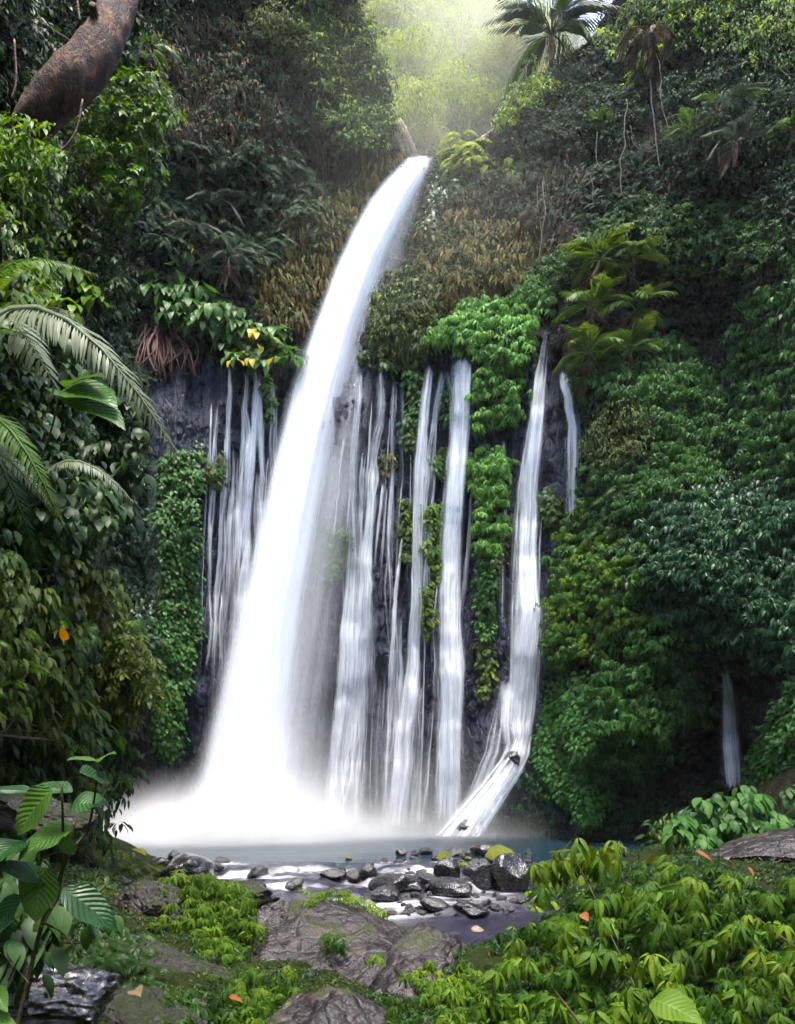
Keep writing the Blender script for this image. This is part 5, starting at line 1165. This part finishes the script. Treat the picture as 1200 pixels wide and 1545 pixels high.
# single dead leaves
def leaf_between(name, a, b, Y0, Y1, wr, mat, label, cat='leaf', parent=None, facing=(0, -.7, .7), droop=.25, rows=8, rnd=.5, peak=.4, fold=.2, group=None, wave=.12):
    p0 = np.array(P(a[0], a[1], Y0)); p1 = np.array(P(b[0], b[1], Y1)); y = p1-p0; Ln = np.linalg.norm(y)
    tv = leaf(rows, wr, fold, droop, peak, wave); end = tv[0][-1]; mb = MB()
    N = unit(np.array(facing, float)); yy = unit(y); N = unit(N-(N@yy)*yy); x = np.cross(yy, N); Mx = np.stack([x, yy, N], -1)
    al = math.atan2(end[2], end[1]); V = tv[0]@rotm('x', -al).T*(Ln/np.linalg.norm(end[1:])); V = V@Mx.T+p0
    mb.add(V, tv[1], tv[2], rnd)
    if parent is not None:
        o = mb.build(name, M[mat], parent, origin=np.array(parent.location)); return o
    o = mb.build(name, M[mat], origin=p0); return tag(o, label, cat, group)
for a, b, Y, wr, lb, mt in [((a_[0], a_[1]), (a_[0]+(b_[0]-a_[0])*.7, a_[1]+(b_[1]-a_[1])*.7), Y_, w_, l_, m_) for a_, b_, Y_, w_, l_, m_ in [((1050,1284),(1084,1306),7.7,.32,'long orange dead leaf lying on top of the leafy bank','orange'),((878,1378),(893,1396),6.6,.8,'curled orange dead leaf caught in the leafy bank','orange'),
   ((1128,1308),(1140,1330),7.6,.5,'brown dead leaf below the glittering grey rock','orange'),((340,1384),(352,1400),8.3,.7,'orange dead leaf on the leafy mound by the shore','orange'),
   ((203,1494),(217,1508),4.6,.95,'tan heart shaped leaf on the mossy brown rock','palm_dry'),((346,1503),(376,1518),5.6,.35,'orange brown long leaf near the bottom edge','orange'),
   ((455,1382),(490,1398),8.6,.35,'pinkish long leaf lying on the pointed rock','palm_dry')]]:
    leaf_between('fallen_leaf', a, b, Y, Y-.08, wr, mt, lb, 'leaf', facing=(.1+RNG.normal(0, .3), -.4, .9), droop=.35, fold=.35)
t = thing('broad_leaf_plant', P(1035, 1560, 5.1), 'single large ribbed yellow green leaf at the very bottom of the leafy bank', 'plant')
leaf_between('leaf', (985,1508), (1060,1546), 5.2, 4.9, .72, 'fore', None, parent=t, facing=(.1, -.8, .6), rows=12, rnd=.7)
mb = MB(); tube(mb, spline([P(975,1500,5.2), P(985,1530,5.25), P(1010,1575,5.3)], 10), .006, 6); mb.build('stem', M['stem'], t, origin=np.array(t.location))

# moss, ground ferns and leaf litter of the near bank nobody could count
r_ = np.random.default_rng(9)
for nm, lb, ct, tp, mt, n_, sz in (('ground_moss_plants', 'tiny dark green plants covering the ground of the near bank', 'ground cover', 'foresprig', 'bank_dark', 13000, .10), ('ground_moss_plants', 'sparse lime moss plants dotting the ground of the near bank', 'ground cover', 'round', 'bank_olive', 11000, .034), ('leaf_litter', 'small brown dead leaves littering the near bank', 'leaf litter', 'leaf', 'drape_dark', 5000, .06)):
    x = r_.uniform(-5.2, 7.5, n_*2); y = 3.6+8*r_.random(n_*2); nzv = fbm(np.stack([x*.9, y*.9, x*0+n_], -1), 3); k = (nzv > .0) | (nm == 'leaf_litter'); x, y = x[k][:n_], y[k][:n_]; z = ground(x, y); ok = z > -.25; x, y, z = x[ok], y[ok], z[ok]
    C = np.stack([x, y, z+.02], -1); jr = r_.normal(size=(len(x), 3)); mb = MB(); flat = nm == 'leaf_litter'
    bake(mb, T[tp], C+jr*np.array([.04, .04, .012]), UP*(1. if not flat else 1.)+FRONT*.35+jr*.35, jr*np.array([1, 1, .2])+FRONT*.3, sz*(.6+.8*r_.random(len(x))), r_.random(len(x))); tag(mb.build(nm, M[mt]), lb, ct, kind='stuff')

rs = np.random.default_rng(21); spots = [(180,1330,14),(255,1362,9),(205,1420,16),(395,1440,14),(300,1520,15),(410,1475,10),(560,1425,12),(585,1480,11),(470,1470,9),(700,1500,14),(160,1470,12),(545,1535,10),(330,1455,9),(640,1545,12),(250,1440,8),(120,1395,11)]
for i, (px, py, r) in enumerate(spots):
    p = gpix(np.array([px], float), np.array([py], float))[0]
    put_stone(px, py, r, int(rs.integers(0, 7)), 'stone' if i % 3 else 'slab_m', 'small dark stone half buried in the mossy ground of the near bank', 'rock', 'stones half buried in the near bank', loc=p, sink=.45, name='small_stone')

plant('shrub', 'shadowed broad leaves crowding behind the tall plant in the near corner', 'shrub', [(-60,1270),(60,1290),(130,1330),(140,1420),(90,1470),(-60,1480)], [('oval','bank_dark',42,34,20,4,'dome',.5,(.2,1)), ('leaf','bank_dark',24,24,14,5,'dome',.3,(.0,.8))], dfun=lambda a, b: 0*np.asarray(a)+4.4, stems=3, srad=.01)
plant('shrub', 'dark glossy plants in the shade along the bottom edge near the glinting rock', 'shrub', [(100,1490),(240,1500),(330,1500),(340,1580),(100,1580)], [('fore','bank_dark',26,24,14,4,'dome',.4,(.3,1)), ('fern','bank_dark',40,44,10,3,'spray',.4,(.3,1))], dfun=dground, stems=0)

# ------------------------------------------------------------------ NEAR BANK ALONG THE LEFT, tree trunk, ferns, broad leaves
def bankx(Y, z):
    p = np.stack([Y, z, Y*0], -1); return -4.75-.10*np.maximum(z-3, 0)-.35*np.maximum(1.5-z, 0)*0-sstep(11.5, 15, Y)*5+fbm(p*.5+4, 4)*.9+fbm(p*1.9+9, 3)*.25
by, bz = np.meshgrid(np.arange(1.5, 16, .1), np.arange(-1.2, 20, .1)); idx = np.arange(by.size).reshape(by.shape)
mb = MB(); mb.add(np.stack([bankx(by, bz), by, bz], -1), [np.stack([idx[:-1, :-1], idx[1:, :-1], idx[1:, 1:], idx[:-1, 1:]], -1).reshape(-1, 4)])
tag(mb.build('bank_slope', M['ground']), kind='structure')
def dbank(px, py):
    px = np.asarray(px, float); py = np.asarray(py, float); Y = np.full(px.shape, 8.)
    for _ in range(25):
        z = CZ+(HY-py)/FPX*Y; x = bankx(Y, z); Y = .6*Y+.4*np.clip(FPX*np.maximum(-x-.15, 1)/np.maximum(600-px, 60), 3, 14)
    return Y
BK = [
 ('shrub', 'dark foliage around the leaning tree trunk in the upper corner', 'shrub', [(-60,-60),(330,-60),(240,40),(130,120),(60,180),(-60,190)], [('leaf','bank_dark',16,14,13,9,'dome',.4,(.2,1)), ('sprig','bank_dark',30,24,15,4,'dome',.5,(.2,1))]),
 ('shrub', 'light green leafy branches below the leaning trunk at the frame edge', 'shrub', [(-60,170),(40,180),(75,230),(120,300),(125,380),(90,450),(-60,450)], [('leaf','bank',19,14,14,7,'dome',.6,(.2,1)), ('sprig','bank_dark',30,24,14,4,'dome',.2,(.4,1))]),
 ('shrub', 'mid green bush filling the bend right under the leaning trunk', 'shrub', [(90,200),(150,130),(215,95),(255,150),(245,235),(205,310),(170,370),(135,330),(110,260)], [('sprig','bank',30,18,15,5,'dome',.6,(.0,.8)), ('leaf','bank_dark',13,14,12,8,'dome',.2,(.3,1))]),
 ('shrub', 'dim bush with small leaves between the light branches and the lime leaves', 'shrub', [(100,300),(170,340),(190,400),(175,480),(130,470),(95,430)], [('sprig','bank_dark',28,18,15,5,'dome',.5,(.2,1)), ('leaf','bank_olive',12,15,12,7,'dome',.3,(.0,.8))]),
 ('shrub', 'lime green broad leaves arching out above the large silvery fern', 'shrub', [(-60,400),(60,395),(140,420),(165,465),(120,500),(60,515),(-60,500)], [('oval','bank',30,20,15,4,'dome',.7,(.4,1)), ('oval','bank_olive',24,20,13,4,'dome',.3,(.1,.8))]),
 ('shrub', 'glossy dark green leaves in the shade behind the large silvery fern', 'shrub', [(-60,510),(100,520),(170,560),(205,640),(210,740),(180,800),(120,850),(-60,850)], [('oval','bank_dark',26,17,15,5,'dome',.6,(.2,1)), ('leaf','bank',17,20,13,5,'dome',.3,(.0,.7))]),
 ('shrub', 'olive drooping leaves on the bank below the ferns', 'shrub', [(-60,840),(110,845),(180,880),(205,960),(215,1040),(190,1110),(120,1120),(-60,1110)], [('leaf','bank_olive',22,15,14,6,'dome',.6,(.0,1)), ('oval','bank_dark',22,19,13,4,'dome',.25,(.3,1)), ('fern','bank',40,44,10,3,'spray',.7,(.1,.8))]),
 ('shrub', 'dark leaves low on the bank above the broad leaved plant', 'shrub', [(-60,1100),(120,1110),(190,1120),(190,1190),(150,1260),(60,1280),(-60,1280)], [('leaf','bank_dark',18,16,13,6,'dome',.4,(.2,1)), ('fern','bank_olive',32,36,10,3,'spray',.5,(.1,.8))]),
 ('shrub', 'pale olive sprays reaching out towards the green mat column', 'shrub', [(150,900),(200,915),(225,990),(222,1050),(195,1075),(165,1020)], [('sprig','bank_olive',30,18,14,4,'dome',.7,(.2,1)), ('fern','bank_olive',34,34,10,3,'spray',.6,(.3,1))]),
]
for nm, lb, ct, poly, lay in BK: plant(nm, lb, ct, poly, lay, dfun=dbank, stems=4, stemmat='stem', srad=.02)
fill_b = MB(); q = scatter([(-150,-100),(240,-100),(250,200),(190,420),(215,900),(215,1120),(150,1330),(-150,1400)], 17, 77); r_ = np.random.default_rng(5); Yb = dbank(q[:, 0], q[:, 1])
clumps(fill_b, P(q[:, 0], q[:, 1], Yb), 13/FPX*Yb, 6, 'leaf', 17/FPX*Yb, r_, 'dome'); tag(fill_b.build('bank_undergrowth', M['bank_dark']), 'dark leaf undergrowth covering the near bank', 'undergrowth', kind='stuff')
plant('shrub', 'sprays of bright leaves hiding the lower end of the leaning trunk', 'shrub', [(-60,185),(20,180),(75,190),(95,230),(60,280),(-60,290)], [('leaf','bank',17,13,14,7,'dome',.3,(.2,1)), ('sprig','bank',28,22,14,3,'dome',.3,(.0,.8))], dfun=lambda a, b: 0*np.asarray(a)+7.3, stems=0)
# leaning trunk
s = spline([P(215,-150,8.6), P(183,-20,8.3), P(160,55,8.), P(112,118,7.8), P(66,166,7.8), P(40,200,8.)], 60)
t = thing('tree', s[-1], 'leaning brown tree trunk with painted sun flecks in the upper corner', 'tree'); o0 = s[-1]
mb = MB(); tube(mb, s, np.interp(np.linspace(0, 1, 60), [0, .3, .6, .85, 1], [.19, .20, .22, .20, .15]), 40, rough=.28); mb.build('trunk', M['bark'], t, origin=o0)
mb = MB(); tube(mb, spline([P(152,48,7.9), P(143,25,7.8), P(140,6,7.7)], 10), np.linspace(.07, .035, 10), 10, rough=.2); mb.build('branch_stub', M['bark'], t, origin=o0)
for pts in ([(125,150),(118,190),(105,215),(80,238)], [(115,-20),(118,10),(121,32)], [(22,60),(25,120),(18,150)]):
    a = np.array(pts, float); sp = spline(np.c_[a, a[:, 0]*0], 16); mb = MB(); tube(mb, P(sp[:, 0], sp[:, 1], np.full(16, 7.4)), .012, 5); mb.build('hanging_root', M['root'], t, origin=o0)
# ferns
def frond_to(t, kind, mat, a, b, Y0, Y1, up=(0, -.3, 1), name='frond', scale=1.):
    p0 = np.array(P(a[0], a[1], Y0)); p1 = np.array(P(b[0], b[1], Y1)); m = frond_mesh(kind, mat)
    co = np.zeros(len(m.vertices)*3); m.vertices.foreach_get('co', co); co = co.reshape(-1, 3); e = co[np.argmax(co[:, 1])]; e = np.array([0, e[1], e[2]])
    y = p1-p0; L = np.linalg.norm(y)/np.linalg.norm(e); yy = unit(y); N = unit(np.array(up, float)); N = unit(N-(N@yy)*yy); x = np.cross(yy, N)
    R = np.stack([x, yy, N], -1)@rotm('x', -math.atan2(e[2], e[1]))
    from mathutils import Matrix
    o = bpy.data.objects.new(name, m); COL.objects.link(o); o.parent = t; o.location = p0-np.array(t.location); o.rotation_euler = Matrix(R.tolist()).to_euler(); o.scale = (L, L, L); return o
t = thing('fern', P(-45, 520, 4.6), 'large silvery fern arching in from the frame edge in front of the bank', 'fern')
for kind, mat, a, b, Y0, Y1, up in [('sword','fern_grey',(-15,488),(270,692),4.6,4.3,(.35,-.75,.6)), ('sword','bank',(-30,470),(150,418),4.9,4.7,(0,-.6,.8)), ('sword','bank',(-30,540),(60,520),4.6,4.3,(0,-.7,.7)), ('fern','fern_grey',(-40,480),(85,585),4.9,4.6,(.3,-.7,.6))]:
    frond_to(t, kind, mat, a, b, Y0, Y1, up)
t = thing('fern', P(-60, 680, 4.3), 'lower dark fern with one pale frond hanging over the bank', 'fern')
for kind, mat, a, b, Y0, Y1, up in [('sword','palm',(-40,625),(98,800),4.2,4.0,(.4,-.75,.5)), ('sword','fern_grey',(70,716),(202,760),4.4,4.2,(.1,-.55,.85)), ('sword','fern_grey',(-30,690),(80,770),4.3,4.1,(.3,-.8,.5)), ('sword','bank_dark',(-40,660),(60,860),4.3,4.1,(.4,-.75,.5))]:
    frond_to(t, kind, mat, a, b, Y0, Y1, up)
t = thing('broad_leaf_plant', P(60, 700, 5.6), 'bright lobed leaf glowing green behind the large silvery fern', 'plant')
for a, b, w in [((88,592),(178,618),.75), ((95,600),(190,650),.5), ((100,585),(160,570),.55)]: leaf_between('leaf', a, b, 5.5, 5.3, w, 'big', None, parent=t, facing=(.1, -.6, .7), rnd=.35)
mb = MB(); tube(mb, spline([P(60,700,5.6), P(80,640,5.55), P(90,592,5.5)], 10), .008, 6); mb.build('stem', M['stem'], t, origin=np.array(t.location))
M['big_shaded'] = leaf_mat('shaded_broad_leaf', [g(.012, .045, .012), g(.02, .065, .016), g(.03, .08, .02)], .3, .2, True)  # darkened copy of the broad leaf, shadow put into its colour
# broad leaved plant in the near corner
base = P(22, 1560, 3.1); t = thing('broad_leaf_plant', base, 'tall plant with broad glossy leaves in the near corner beside the splash', 'plant'); o0 = np.array(base)
for pts, rr in [([(22,1560),(42,1480),(62,1400),(84,1340),(104,1285),(112,1240)], .011), ([(62,1400),(90,1340),(95,1260),(93,1180)], .008), ([(104,1285),(130,1255),(140,1220),(150,1150)], .006), ([(66,1392),(95,1408),(125,1445)], .006), ([(0,1438),(25,1462),(46,1486)], .005), ([(5,1500),(18,1468),(32,1440)], .005)]:
    a = np.array(pts, float); sp = spline(np.c_[a, a[:, 0]*0], 26); mb = MB(); tube(mb, P(sp[:, 0], sp[:, 1], 3.1+.1*np.sin(np.arange(26)*.2)), np.linspace(rr, rr*.6, 26), 7); mb.build('stem', M['stem'], t, origin=o0)
for a, b, w, rnd, fc in [((113,1246),(27,1300),.62,.75,(-.1,-.6,.8)), ((68,1308),(54,1392),.72,1.,(.1,-.9,.2)), ((80,1190),(28,1262),.55,1.,(-.2,-.9,.3)), ((110,1195),(48,1190),.6,.35,(0,-.5,.85)), ((52,1196),(-20,1196),.36,.3,(0,-.5,.85)), ((70,1330),(-18,1308),.55,.2,(0,-.6,.8)),
   ((35,1350),(-12,1420),.6,.1,(-.3,-.7,.7)), ((108,1215),(165,1215),.75,.5,(.1,-.6,.75)), ((95,1340),(178,1405),.5,0.,(.3,-.8,.6)), ((30,1268),(-14,1312),.7,.15,(0,-.6,.8)), ((150,1150),(100,1148),.4,.9,(0,-.5,.85)), ((150,1150),(176,1138),.4,.9,(0,-.5,.85)), ((95,1262),(112,1290),.6,.6,(0,-.8,.6)), ((-8,1490),(12,1528),.5,.9,(0,-.7,.7)), ((-12,1530),(28,1552),.35,.9,(0,-.6,.8)), ((120,1165),(168,1185),.6,.2,(.1,-.7,.7))]:
    leaf_between('leaf', a, b, 3.08+RNG.normal(0, .06), 3.0+RNG.normal(0, .06), w, 'big' if rnd > .6 else 'big_shaded', None, parent=t, facing=fc, rnd=rnd, rows=10)  # brighter leaf colour paints backlight, the dark copy paints shadow
for a, b, lb in [((92,944),(100,966),'tall amber leaf standing out on the bank among olive leaves')]:
    leaf_between('amber_leaf', b, a, 6., 5.9, .5, 'amber', lb, facing=(.2, -.9, .3))
HAZE = .00025

# ------------------------------------------------------------------ camera, light, air
cam = bpy.data.cameras.new('camera'); co = bpy.data.objects.new('camera', cam); COL.objects.link(co); SC.camera = co
co.location = (0, 0, CZ); co.rotation_euler = (math.pi/2, 0, 0)
cam.sensor_fit = 'AUTO'; cam.sensor_width = 36; cam.lens = 36*FPX/1545; cam.shift_y = (HY-772.5)/1545; cam.clip_end = 2000; cam.clip_start = .05
EL, AZ = math.radians(77), math.radians(172)
w = bpy.data.worlds.new('World'); SC.world = w; w.use_nodes = True; nt = w.node_tree
sky = nt.nodes.new('ShaderNodeTexSky'); sky.sky_type = 'NISHITA'; sky.sun_disc = False; sky.sun_elevation = EL; sky.sun_rotation = AZ; sky.dust_density = 3.; sky.air_density = 1.; sky.ozone_density = 1.
bg = nt.nodes['Background']; nt.links.new(sky.outputs[0], bg.inputs[0]); bg.inputs[1].default_value = .15
sl = bpy.data.lights.new('sun', 'SUN'); so = bpy.data.objects.new('sun', sl); COL.objects.link(so)
S = Vector((math.sin(AZ)*math.cos(EL), math.cos(AZ)*math.cos(EL), math.sin(EL)))
so.rotation_euler = (-S).to_track_quat('-Z', 'Y').to_euler(); so.location = (0, 0, 60); sl.energy = 1.5; sl.angle = math.radians(14); sl.color = (1, .95, .87)
SC.view_settings.view_transform = 'Standard'; SC.view_settings.look = 'None'; SC.view_settings.gamma = 1; SC.view_settings.exposure = 2.35
cy_ = SC.cycles; cy_.use_denoising = True
try: cy_.denoiser = 'OPENIMAGEDENOISE'
except Exception: pass
cy_.transparent_max_bounces = 48; cy_.max_bounces = 8; cy_.diffuse_bounces = 4; cy_.glossy_bounces = 3; cy_.transmission_bounces = 4; cy_.volume_bounces = 2; cy_.volume_step_rate = 2.; cy_.sample_clamp_indirect = 8; cy_.use_adaptive_sampling = True; cy_.adaptive_threshold = .03
m, nt, out = new_mat('haze_air'); vp = nd(nt, 'VolumePrincipled'); vp.inputs['Color'].default_value = (.86, .93, 1, 1); vp.inputs['Density'].default_value = HAZE; vp.inputs['Anisotropy'].default_value = .1
nt.links.new(vp.outputs[0], out.inputs['Volume'])
lo = (-66, -66, -4); hi = (66, 92, 108)
v = np.array([[x, y, z] for x in (lo[0], hi[0]) for y in (lo[1], hi[1]) for z in (lo[2], hi[2])])
mb = MB(); mb.add(v, [np.array([[0, 1, 3, 2], [4, 6, 7, 5], [0, 4, 5, 1], [2, 3, 7, 6], [0, 2, 6, 4], [1, 5, 7, 3]])])
tag(mb.build('haze', m, smooth=False), 'thin pale haze filling the gorge', 'haze', kind='stuff')
for nm, lb, ct in (('cliff', 'dark overgrown cliff with bare wet basalt behind the falls', 'cliff'), ('gorge_hillside', 'steep hillside of the gorge above the falls', 'hillside'), ('ground', 'dark mossy forest ground of the near bank', 'ground'), ('stream_water', 'rushing white and dark water of the stream below the pool', 'stream'), ('pool_water', 'calm teal pool at the foot of the falls', 'pool'), ('bank_slope', 'steep dark bank at the frame edge', 'bank'), ('spray_mist', 'white spray drifting over the pool at the foot of the main fall', 'mist')):
    tag(bpy.data.objects[nm], lb, ct)
